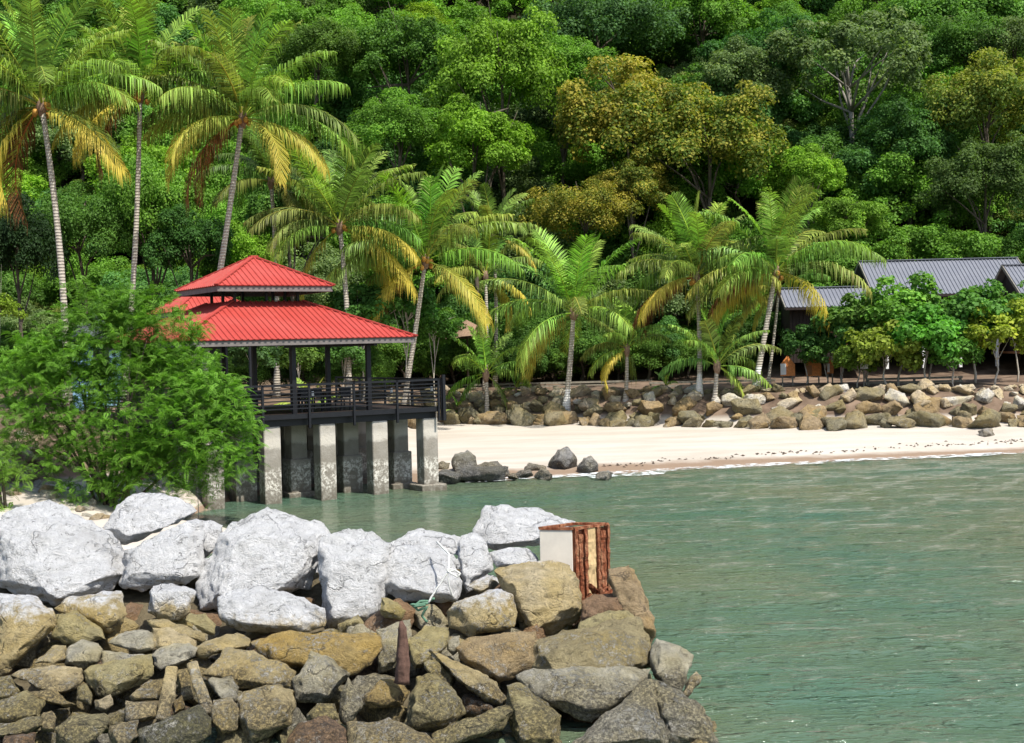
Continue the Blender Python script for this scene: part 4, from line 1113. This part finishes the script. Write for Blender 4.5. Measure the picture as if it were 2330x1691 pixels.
DKG = (.084, .175, .030); MDG = (.118, .240, .031); BRG = (.165, .30, .028); GLD = (.13, .185, .03, .05); GRG = (.120, .175, .060); YGR = (.2, .27, .03); BLG = (.068, .155, .038)
HG = 'trees on the wooded hillside'
def T(dx, dy, D, rpx, col, label, kind='full', hs=1.0, name='hill_tree', group=None, k=None):
    p = at_y(dx * DS, dy * DS, D)
    return tree(name, label, p, rpx * DS * D / FPX, col, RT, group, 'tree', kind, k, hs)
RT = random.Random(31)
# trees that stand out in the photograph (full-view pixel of the crown's middle, distance, radius)
T(1400, 285, 104, 165, GLD, 'broad golden olive tree in the middle of the hillside', k=0)
T(1570, 360, 101, 150, (.12, .19, .03, .25), 'golden green tree rising above the two tallest beach palms', k=3)
T(1290, 480, 97, 105, (.15, .185, .03, .0), 'low golden tree just above the middle beach palms', k=2)
T(1400, 430, 99, 90, GLD, 'small golden tree below the broad golden olive tree', k=4)
T(1110, 200, 108, 130, (.16, .28, .03), 'bright yellowish green tree beside the broad golden olive tree', k=3, hs=1.2)
T(1050, 340, 103, 115, BRG, 'bright green tree rising above the palms beside the pavilion', k=1)
T(1240, 170, 112, 110, MDG, 'mid green tree peeking above the golden tree crown', k=5)
T(1330, 80, 122, 150, (.04, .095, .04), 'bluish green tree on the upper hill above the golden crowns', k=2)
T(905, 150, 112, 120, DKG, 'dark green dense tree beside the tall pavilion palm', k=6)
T(880, 300, 104, 110, MDG, 'mid green leafy tree behind the pavilion palms', k=0)
T(1560, 60, 126, 120, MDG, 'vivid green tree high on the hill above golden crowns', k=4)
T(1880, 160, 110, 175, GRG, 'grey green tree with open crown and pale bare limbs', 'open')
T(1700, 150, 116, 120, (.028, .085, .025), 'deep green tree beside the open grey green tree', k=1)
T(2190, 250, 103, 130, (.13, .20, .035, .5), 'yellowish tree on the slope above the long grey roof', k=0, hs=1.15)
T(2110, 130, 118, 110, DKG, 'dark tree in the shade near the hill top', k=5)
T(2010, 330, 104, 120, (.035, .095, .028), 'deep green tree hanging over the long grey roof', k=6)
T(2180, 430, 98, 115, (.045, .085, .03), 'olive green tree directly above the grey roofs', k=3)
T(1790, 400, 98, 80, BRG, 'bright lime green tree peeking out above the leaning palm', k=4)
T(1870, 500, 95, 80, (.14, .25, .03), 'lime green tree between the leaning palm and grey roof', k=1)
T(1640, 210, 113, 110, GRG, 'grey green tree right behind the golden green tree', k=6)
T(2240, 120, 116, 100, GRG, 'greyish tree at the far end of the upper slope', k=2)
T(700, 130, 112, 110, (.09, .16, .03), 'olive green tree right behind the tallest palm crown', k=2)
T(330, 480, 82, 120, MDG, 'vine-covered leafy tree between the tall palm trunks', k=5, hs=1.3)
T(180, 520, 80, 110, DKG, 'dark leafy tree behind the two tall palm trunks', k=2, hs=1.3)
T(420, 560, 80, 90, (.03, .085, .025), 'leafy tree just behind the red roof and tall trunk', k=4, hs=1.2)
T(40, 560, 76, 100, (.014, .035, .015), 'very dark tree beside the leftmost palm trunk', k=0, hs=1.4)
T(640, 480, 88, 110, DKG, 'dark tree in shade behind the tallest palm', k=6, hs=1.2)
# the rest of the wood, row by row up the hill
KINDS = [(DKG, 'dark green forest tree on the hillside'), (MDG, 'mid green forest tree on the hillside'), (BLG, 'bluish dark forest tree on the hillside'), (GRG, 'grey green forest tree on the hillside'), (BRG, 'bright green forest tree on the hillside')]
for D, sp, R0 in ((92, 5.2, 2.7), (97, 5.6, 3.5), (102, 5.8, 3.6), (107.5, 6.0, 4.0), (113, 6.2, 4.1), (119, 6.6, 4.4), (125.5, 7.0, 4.6), (133, 7.4, 4.9), (141, 8.0, 5.2), (151, 8.5, 5.4), (163, 9.5, 6.0)):
    half = .40 * D + 6
    x = -half + RT.uniform(0, 3)
    while x < half:
        y = D + RT.uniform(-2, 2); R = R0 * RT.uniform(.8, 1.25)
        right = x > .2 * D and D < 115
        col, lab = RT.choice(KINDS[:3] if right else KINDS[:4] + KINDS[1:2] + KINDS[4:] * (RT.random() < .5))
        cm_ = RT.uniform(.85, 1.4); c = tuple(v * cm_ for v in col)
        g = zg(x, y)
        lev = 'low on the slope' if D < 104 else 'halfway up the slope' if D < 122 else 'high on the slope'
        land = min([(-.31, 'the leftmost tall palm'), (-.20, 'the tallest leaning palm'), (-.08, 'the large pavilion palm'), (.05, 'the golden trees'), (.14, 'the tallest beach palms'), (.25, 'the open grey green tree'), (.36, 'the long grey roof')], key=lambda q: abs(q[0] - x / y))[1]
        lab = lab.replace(' forest tree on the hillside', '') + ' forest tree ' + lev + ' behind ' + land
        tree('hill_tree', lab, (x, y, g + R * RT.uniform(.55, .95)), R, c, RT, HG)
        x += sp * RT.uniform(.8, 1.2)
for D, sp, R0 in ((94.5, 5.5, 2.3), (99.5, 5.5, 2.6), (105, 5.8, 2.8), (110.5, 6.0, 2.9), (116, 6.4, 3.1), (122, 6.8, 3.2), (129.5, 7.5, 3.4), (137, 8, 3.6)):
    half = .40 * D + 4
    x = -half + RT.uniform(0, 3)
    while x < half:
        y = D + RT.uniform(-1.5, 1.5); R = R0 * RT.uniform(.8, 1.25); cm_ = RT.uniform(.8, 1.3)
        col, lab = RT.choice(KINDS)
        lev = 'low on the slope' if D < 104 else 'halfway up the slope' if D < 122 else 'high on the slope'
        land = min([(-.31, 'the leftmost tall palm'), (-.20, 'the tallest leaning palm'), (-.08, 'the large pavilion palm'), (.05, 'the golden trees'), (.14, 'the tallest beach palms'), (.25, 'the open grey green tree'), (.36, 'the long grey roof')], key=lambda q: abs(q[0] - x / y))[1]
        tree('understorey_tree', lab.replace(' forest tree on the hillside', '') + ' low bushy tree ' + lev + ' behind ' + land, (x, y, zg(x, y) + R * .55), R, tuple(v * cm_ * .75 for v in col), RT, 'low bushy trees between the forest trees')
        x += sp * RT.uniform(.8, 1.2)
# dark undergrowth behind the palms
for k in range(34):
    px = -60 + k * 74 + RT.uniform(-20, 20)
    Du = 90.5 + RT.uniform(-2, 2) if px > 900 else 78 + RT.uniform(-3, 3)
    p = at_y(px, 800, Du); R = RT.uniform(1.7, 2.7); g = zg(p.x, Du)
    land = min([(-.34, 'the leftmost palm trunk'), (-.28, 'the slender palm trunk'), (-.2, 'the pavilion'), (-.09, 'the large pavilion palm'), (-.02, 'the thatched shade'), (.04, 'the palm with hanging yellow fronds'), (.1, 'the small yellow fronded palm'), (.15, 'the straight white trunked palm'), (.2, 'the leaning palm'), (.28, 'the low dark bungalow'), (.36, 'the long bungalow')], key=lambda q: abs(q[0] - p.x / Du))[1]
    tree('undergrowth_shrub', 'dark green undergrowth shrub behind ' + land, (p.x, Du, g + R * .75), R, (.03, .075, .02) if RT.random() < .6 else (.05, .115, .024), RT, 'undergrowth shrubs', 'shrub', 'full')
for dx, dy, D, rpx, col, lab in [(800, 700, 76, 75, (.04, .11, .03), 'leafy green shrub beside the pavilion roof edge'), (900, 690, 79, 70, (.035, .105, .03), 'leafy green shrub around the trunk of the pavilion palm'), (960, 740, 80, 55, (.045, .12, .028), 'bright leafy shrub hanging beside the thatched shade'), (560, 790, 70, 55, (.05, .11, .05), 'grey green shrub seen through the pavilion posts'), (660, 800, 72, 50, (.06, .12, .03), 'yellowish shrub seen through the middle pavilion posts'), (760, 800, 74, 50, (.04, .10, .03), 'green shrub seen through the last pavilion posts')]:
    T(dx, dy, D, rpx, col, lab, 'shrub', name='shrub').__setitem__('category', 'shrub')
# big-leaved shore shrubs on the right
for dx, dy, D, rpx, col, lab in [
    (1990, 705, 77, 88, (.060, .150, .03), 'tall bright green shore shrub before the long grey roof'), (1960, 785, 75, 82, (.10, .15, .03), 'yellow green shore shrub with thin pale trunks'),
    (2050, 755, 74.5, 88, (.050, .155, .03), 'glossy bright green shore shrub between two others'), (2155, 715, 75.5, 90, (.045, .12, .03), 'deep green shore shrub under the farther grey roof'),
    (2205, 750, 74.3, 76, (.11, .16, .025), 'yellowish shore shrub beside the white stilts'), (1865, 745, 79, 75, (.035, .095, .03), 'dark green shrub in front of the low dark bungalow'),
    (1785, 770, 80, 55, (.03, .08, .028), 'small dark shrub behind the leaning palm trunk'), (1920, 720, 78, 78, (.05, .11, .03), 'dark shrub between the low bungalow and the bright shrubs'),
    (2110, 790, 74, 60, (.05, .13, .03), 'low leafy shrub at the edge of the rock bank'),
    (1900, 800, 76.5, 55, (.07, .13, .03), 'low yellow green shrub before the orange boards'), (1830, 790, 79, 50, (.04, .10, .03), 'leafy shrub behind the orange round-topped board'), (2060, 730, 76.5, 74, (.055, .145, .03), 'leafy middle shrub below the long grey roof'), (2250, 690, 77, 60, (.05, .12, .03), 'shrub overlapping the farther grey roof')]:
    T(dx, dy, D, rpx, tuple(v * 1.22 for v in col), lab, 'shrub', name='shore_shrub').__setitem__('category', 'shrub')

# ---------------------------------------------------------------- coconut palms
def frond_mesh(name, L, e0, bend, rg, hang=.6, dens=46, lw=.075, ll=.95, fold=0.0):
    """frond in the local XZ plane: starts at the origin, leaves at elevation e0, arches down by `bend` radians"""
    ns = 14
    s = np.linspace(0, 1, ns)
    ang = e0 - bend * s ** 1.25
    seg = L / (ns - 1)
    x = np.concatenate([[0], np.cumsum(np.cos(ang[:-1]) * seg)]); z = np.concatenate([[0], np.cumsum(np.sin(ang[:-1]) * seg)])
    yb = rg.normal() * .10 * L * s ** 2
    path = np.stack([x, yb, z], -1)
    V, Q, T3, al, rn = [], [], [], [], []
    # rachis as a thin three-sided rod
    for i in range(ns):
        r = .065 * (1 - .80 * s[i])
        V += [path[i] + np.array([0, r, 0]), path[i] + np.array([0, -r, 0]), path[i] + np.array([0, 0, -r * 1.2])]
        al += [max(s[i] - .05, 0)] * 3
    for i in range(ns - 1):
        for k in range(3):
            Q.append((3 * i + k, 3 * i + (k + 1) % 3, 3 * i + 3 + (k + 1) % 3, 3 * i + 3 + k)); rn.append(.97)
    t = np.linspace(.13, 1.0, dens)
    rnT = []
    for side in (-1, 1):
        for tt in t + rg.normal(size=dens) * .004:
            tt = min(tt, 1.0)
            f = tt * (ns - 1); i = min(int(f), ns - 2); w_ = f - i
            p = path[i] * (1 - w_) + path[i + 1] * w_
            d = path[i + 1] - path[i]; d = d / np.linalg.norm(d)
            up = np.array([-d[2], 0, d[0]])
            sd = np.array([0, 1.0, 0]) * side
            ln = ll * (0.55 + .6 * math.sin(math.pi * min(tt * .9 + .08, 1)) ** .8) * (.45 if tt > .96 else 1) * rg.uniform(.85, 1.1)
            fw = .35 + .75 * tt
            a = sd + d * fw + up * (.30 - fold)
            a = a / np.linalg.norm(a)
            h = hang * rg.uniform(.7, 1.3)
            m_ = p + a * ln * .48 + np.array([0, 0, -1]) * h * ln * .17
            e_ = p + a * ln * max(.45, 1 - .40 * h) + np.array([0, 0, -1]) * h * ln * .66
            wv = d * lw * .5
            n0 = len(V)
            V += [p - wv * .6, p + wv * .6, m_ + wv, m_ - wv, e_]
            al += [tt * .9, tt * .9, tt * .95 + .03, tt * .95 + .03, tt + .15]
            Q.append((n0, n0 + 1, n0 + 2, n0 + 3)); T3.append((n0 + 3, n0 + 2, n0 + 4))
            r_ = rg.random() * .78; rn.append(r_); rnT.append(r_)
    return mesh_np(name, np.array(V), [np.array(Q), np.array(T3)], {'rnd': ('FACE', np.array(rn + rnT)), 'along': ('POINT', np.array(al))})

cocomesh = None
def palm(label, base, crown, L, nf, seed, wash=0.0, tone=1.0, old=.35, dead=0, nuts=0, r0=.17, trunk=True, col=(.175, .27, .055), group='coconut palms by the beach', up0=86, name='coconut_palm', low=46, front=False):
    global cocomesh
    rg = np.random.default_rng(seed); r = random.Random(seed)
    b, c = Vector(base), Vector(crown)
    root = empty(name, b); tag(root, label, 'palm tree', group)
    h = c - b
    if trunk:
        P, Rr = [], []
        n = 12
        for i in range(n + 1):
            t = i / n
            q = Vector((h.x * (t ** 1.25), h.y * t, h.z * t)) + Vector((.12 * math.sin(t * 3.1) * (h.z / 8), 0, 0))
            P.append(q if i else Vector((0, 0, -.3))); Rr.append(r0 * (1.75 if i == 0 else (1.25 if i == 1 else 1.0 - .28 * t)) * (1 + .05 * math.sin(i * 2.3)))
        t_ = MB().tube(P, Rr, 10).build('trunk', M['palm_trunk'], root, True)
        t_.color = (1, 1, 1, wash)
    MB().tube([h - Vector((0, 0, .55)), h - Vector((0, 0, .2)), h + Vector((0, 0, .15)), h + Vector((0, 0, .5))], [r0 * .75, r0 * 1.5, r0 * 1.35, r0 * .4], 9).build('crownshaft', M['thatch'], root, True)
    for i in range(nf):
        t = i / max(nf - 1, 1)                       # 0 youngest, 1 oldest
        az = i * 2.39996 + r.uniform(-.25, .25)
        if t > .72 and not front: az = r.choice([0, math.pi]) + r.uniform(-.75, .75)
        if i >= nf - dead: az = r.choice([.2, .5, 2.7, 3.0, 3.5])
        e0 = rad(up0 - (84 * t ** 1.05 if t < .82 else 78 + low * (t - .82) / .18) + r.uniform(-8, 8))
        bend = rad(20 + 66 * min(t * 1.2, 1) + r.uniform(-8, 14)) * (1 if t < .8 else .8)
        Lf = L * (.86 + .20 * min(t * 2.2, 1)) * r.uniform(.9, 1.06) * (1 if t < .8 else .9)
        hang = .25 + 1.25 * min(t * 1.3, .75) + r.uniform(-.1, .1)
        me = frond_mesh('frond', Lf, e0, bend, rg, hang, dens=max(26, int(52 * min(1, L / 4.2))), lw=.085 * (1 if L > 3 else .8), ll=.225 * L)
        me.materials.append(M['palm'])
        yel = max(0, (t - (1 - old)) / max(old, .01)) ** .9 * r.uniform(.15, 1.0) if t > 1 - old else r.uniform(0, .18)
        cc = [v * tone * r.uniform(.8, 1.2) for v in col]
        if t < .25: cc = [cc[0] * 1.15, cc[1] * 1.2, cc[2]]
        o = link('frond', me, root, color=(*cc, min(yel, 1)))
        if i >= nf - dead:
            o.color = (.20, .085, .035, 0); o['label'] = 'dead brown frond'
        o.location = h + Vector((math.cos(az) * r0 * .7, math.sin(az) * r0 * .7, .25 - .35 * t))
        o.rotation_euler = (r.uniform(-.25, .25), 0, az)
    if nuts:
        if cocomesh is None:
            bm = bmesh.new(); bmesh.ops.create_icosphere(bm, subdivisions=2, radius=.13)
            for v in bm.verts: v.co.z *= 1.25; v.co += v.normal * noise.noise(v.co * 9) * .012
            cocomesh = bpy.data.meshes.new('coconut'); bm.to_mesh(cocomesh); bm.free(); cocomesh.materials.append(M['coconut'])
            cocomesh.polygons.foreach_set('use_smooth', [True] * len(cocomesh.polygons))
        for k in range(nuts):
            a = r.uniform(0, 6.28)
            link('coconut', cocomesh, root, loc=h + Vector((math.cos(a) * .34, math.sin(a) * .34, -.25 + r.uniform(-.25, .25))))
    return root

def gp(dx, dy, D):                       # point on the ground below a full-view pixel column at distance D
    p = at_y(dx * DS, dy * DS, D); return Vector((p.x, D, zg(p.x, D)))
def up(dx, dy, D): return at_y(dx * DS, dy * DS, D)
palm('tall coconut palm beside the leftmost frame edge with orange fruit stalks', gp(145, 760, 62), up(92, 232, 62), 5.7, 36, 1, old=.36, dead=1, nuts=10, r0=.17, tone=1.0)
palm('tall slender coconut palm standing between two other tall palms', gp(272, 760, 66), up(310, 205, 66), 5.3, 33, 2, old=.34, dead=1, nuts=8, r0=.15, tone=.95)
palm('tallest coconut palm leaning right above the red pavilion roof', gp(440, 760, 66), up(537, 258, 66), 5.8, 34, 3, old=.3, dead=2, nuts=9, r0=.17, tone=1.0)
palm('coconut palm rising directly behind the red pavilion roof', gp(770, 800, 74), up(752, 500, 74), 5.5, 31, 4, old=.35, nuts=4, tone=.85)
palm('large coconut palm with leaning base beside the pavilion', gp(885, 850, 76), up(942, 575, 76), 5.8, 32, 5, old=.35, dead=1, nuts=6, r0=.17, tone=.95)
palm('small coconut palm with bare pale trunk behind the thatched shade', gp(1072, 800, 86), up(1075, 610, 86), 4.0, 14, 6, old=.5, r0=.14, tone=.9)
palm('short coconut palm with whitewashed base and two hanging yellow fronds', gp(1252, 850, 79), up(1270, 690, 79), 5.8, 23, 7, wash=1.3, old=.16, r0=.19, tone=1.08, low=30, front=True)
palm('coconut palm with straight whitewashed trunk before the golden trees', gp(1548, 855, 76), up(1542, 608, 76), 5.0, 29, 8, wash=1.3, old=.4, dead=2, nuts=5, r0=.16, low=22)
palm('leaning coconut palm with flared white base near the grey roofs', gp(1672, 858, 75.5), up(1718, 600, 75.5), 5.7, 32, 9, wash=1.5, old=.35, dead=1, nuts=6, r0=.18, low=20)
palm('thin pale trunked palm close behind the leaning palm', gp(1700, 830, 80), up(1725, 640, 80), 3.4, 10, 10, old=.5, r0=.1, tone=.85)
palm('small palm with one bright yellow frond on the brown bank', gp(1385, 850, 78), up(1388, 770, 78), 3.2, 13, 11, old=.3, r0=.13, tone=.95, group='young palms on the bank')
palm('young palm with arching fronds between the two white based palms', gp(1582, 862, 75), up(1588, 808, 75), 3.6, 14, 12, old=.2, r0=.15, tone=1.1, group='young palms on the bank')
palm('young palm growing low beside the thatched shade', gp(1076, 862, 81), up(1076, 828, 81), 3.4, 13, 13, old=.2, r0=.15, tone=1.05, group='young palms on the bank')
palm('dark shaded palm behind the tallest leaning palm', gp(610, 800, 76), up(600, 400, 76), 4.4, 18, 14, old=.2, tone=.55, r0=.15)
palm('palm half hidden behind the large pavilion palm', gp(1095, 820, 88), up(1092, 520, 88), 3.9, 15, 15, old=.3, tone=.8, r0=.14)
for i, (dx, dy, D, lab) in enumerate([(1015, 845, 82, 'tiny palm seedling with upright leaves near the pavilion corner'), (1475, 846, 78, 'tiny yellowish palm seedling on the bank between two palms'), (1142, 838, 82.5, 'tiny pale seedling beside the low timber rail'), (690, 850, 66, 'yellow leaved young palm seen through the pavilion posts')]):
    palm(lab, gp(dx, dy, D), gp(dx, dy, D) + Vector((0, 0, .25 if i < 3 else 1.4)), 1.1 if i < 3 else 2.0, 7 if i < 3 else 9, 30 + i, old=.3 if i in (1, 3) else .1, r0=.06, tone=1.2, trunk=i == 3, group='palm seedlings', name='palm_seedling', up0=80)

# ---------------------------------------------------------------- feathery bush by the breakwater
def feather_leaves(P, Dr, Up, L, rg, pairs=10):
    """pinnate leaves: a drooping midrib with pairs of narrow leaflets"""
    n = len(P)
    Sd = unit(np.cross(Dr, Up)); nn = unit(np.cross(Sd, Dr))
    Vs, rn = [], []
    base = rg.random(n)
    for k in range(pairs):
        t = (k + .6) / pairs
        c = P + Dr * (L * t)[:, None] + np.array([0, 0, -1.0]) * (L * .38 * t * t)[:, None]
        d2 = unit(Dr + np.array([0, 0, -.76 * t]))
        ln = L * .25 * (math.sin(math.pi * (t * .8 + .16)) ** .7)
        for sg in (-1, 1):
            a = unit(Sd * sg + d2 * .45 + nn * .12)
            wv = d2 * (L * .036)[:, None]
            q0 = c - wv * .6; q1 = c + a * (ln * .55)[:, None] - wv; q2 = c + a * ln[:, None]; q3 = c + a * (ln * .5)[:, None] + wv
            Vs.append(np.stack([q0, q1, q2, q3], 1)); rn.append(np.clip(base * .8 + .2 * rg.random(n), 0, .9))
    V = np.stack(Vs, 1).reshape(-1, 3)
    return V, np.arange(len(V)).reshape(-1, 4), np.stack(rn, 1).ravel()
def feather_bush(name, label, lobes, D, n, seed, col, stems, basept, Lr=(.34, .62)):
    rg = np.random.default_rng(seed)
    b = Vector(basept)
    root = empty(name, b); tag(root, label, 'bush')
    P, O, sc = [], [], []
    tot = sum(l[2] * l[3] for l in lobes)
    for (dx, dy, rx, ry, dd) in lobes:
        c = at_y(dx * DS, dy * DS, D + dd); m = DS * (D + dd) / FPX
        k = int(n * rx * ry / tot)
        ks = max(3, k // 13)                       # leafy shoots, each carrying a dozen leaves
        u = unit(rg.normal(size=(ks, 3)))
        rr = (.45 + .52 * rg.random(ks) ** .6)[:, None]
        c0 = np.array(c - b) + u * rr * np.array([rx * m, min(rx, ry) * m * .8, ry * m])
        ax_ = unit(u + rg.normal(size=(ks, 3)) * .45 + np.array([0, 0, .55]))
        ln_ = rg.uniform(.35, .85, ks)
        for q in range(13):
            tq = (q + rg.random(ks)) / 13
            P.append(c0 + ax_ * (ln_ * tq)[:, None] + np.array([0, 0, -1.0]) * (ln_ * .25 * tq * tq)[:, None])
            O.append(unit(rg.normal(size=(ks, 3)) * np.array([1, 1, .35]) + ax_ * .6))
    P = np.concatenate(P); O = np.concatenate(O)
    keep = P[:, 2] > -.1 + .15 * rg.random(len(P)); P, O = P[keep], O[keep]
    Dr = unit(O * np.array([1, 1, .5]) + rg.normal(size=O.shape) * .45 + np.array([0, 0, .30]))
    Up = unit(np.array([0, 0, 1.0]) + rg.normal(size=O.shape) * .3)
    V, F, rn = feather_leaves(P, Dr, Up, rg.uniform(*Lr, len(P)), rg)
    me = mesh_np('foliage', V, F, {'rnd': ('FACE', rn)}); me.materials.append(M['leaf'])
    link('crown', me, root, color=(col[0] * 1.5, col[1] * 1.45, col[2] * 1.2, 1))
    r = random.Random(seed)
    for k in range(stems):
        mb = MB()
        q = Vector(P[r.randrange(len(P))]) * .9
        s0 = Vector((r.uniform(-.5, .5), r.uniform(-.3, .3), -.2))
        m_ = s0.lerp(q, .5) + Vector((r.uniform(-.3, .3), r.uniform(-.3, .3), .35))
        mb.tube([s0, s0.lerp(m_, .5), m_, m_.lerp(q, .5), q], [.06, .05, .038, .025, .010], 6)
        mb.build('stem', M['bark'], root, True)
    return root
bb = ghit(250 * DS, 1118 * DS)
BD = bb.y
print('bush at', tuple(bb))
feather_bush('feathery_bush', 'large feathery green bush on the sandy root of the breakwater', [
    (300, 900, 215, 150, 0), (120, 875, 125, 110, .3), (440, 960, 125, 120, -.2), (250, 760, 120, 110, .4), (330, 740, 95, 85, .6), (90, 810, 70, 65, .6), (370, 1030, 140, 75, -.4), (200, 1040, 110, 60, -.5), (70, 960, 90, 70, 0), (510, 950, 55, 70, -.3), (200, 690, 70, 50, .8), (180, 780, 100, 80, .5), (290, 690, 45, 60, .6), (380, 760, 55, 60, .5), (450, 880, 70, 80, 0), (60, 800, 50, 45, .3)],
    BD, 25000, 4, (.082, .176, .028), 26, bb, (.22, .42))
b2_ = ghit(8, 1160)
feather_bush('feathery_bush', 'small light green feathery bush at the foot of the big one', [(0, 1080, 38, 60, 0), (-30, 1040, 50, 60, 0)], b2_.y, 600, 8, (.09, .17, .03), 5, b2_, (.25, .42))
p = at_y(0, 700, 58)
T(-8, 690, 58, 46, (.16, .24, .025), 'yellow green bush at the frame edge beside the leftmost palm', 'shrub', name='lime_bush').__setitem__('category', 'bush')
T(430, 850, 45, 26, (.10, .22, .02), 'small lime green shrub between the big bush and the pavilion', 'shrub', name='lime_shrub').__setitem__('category', 'shrub')
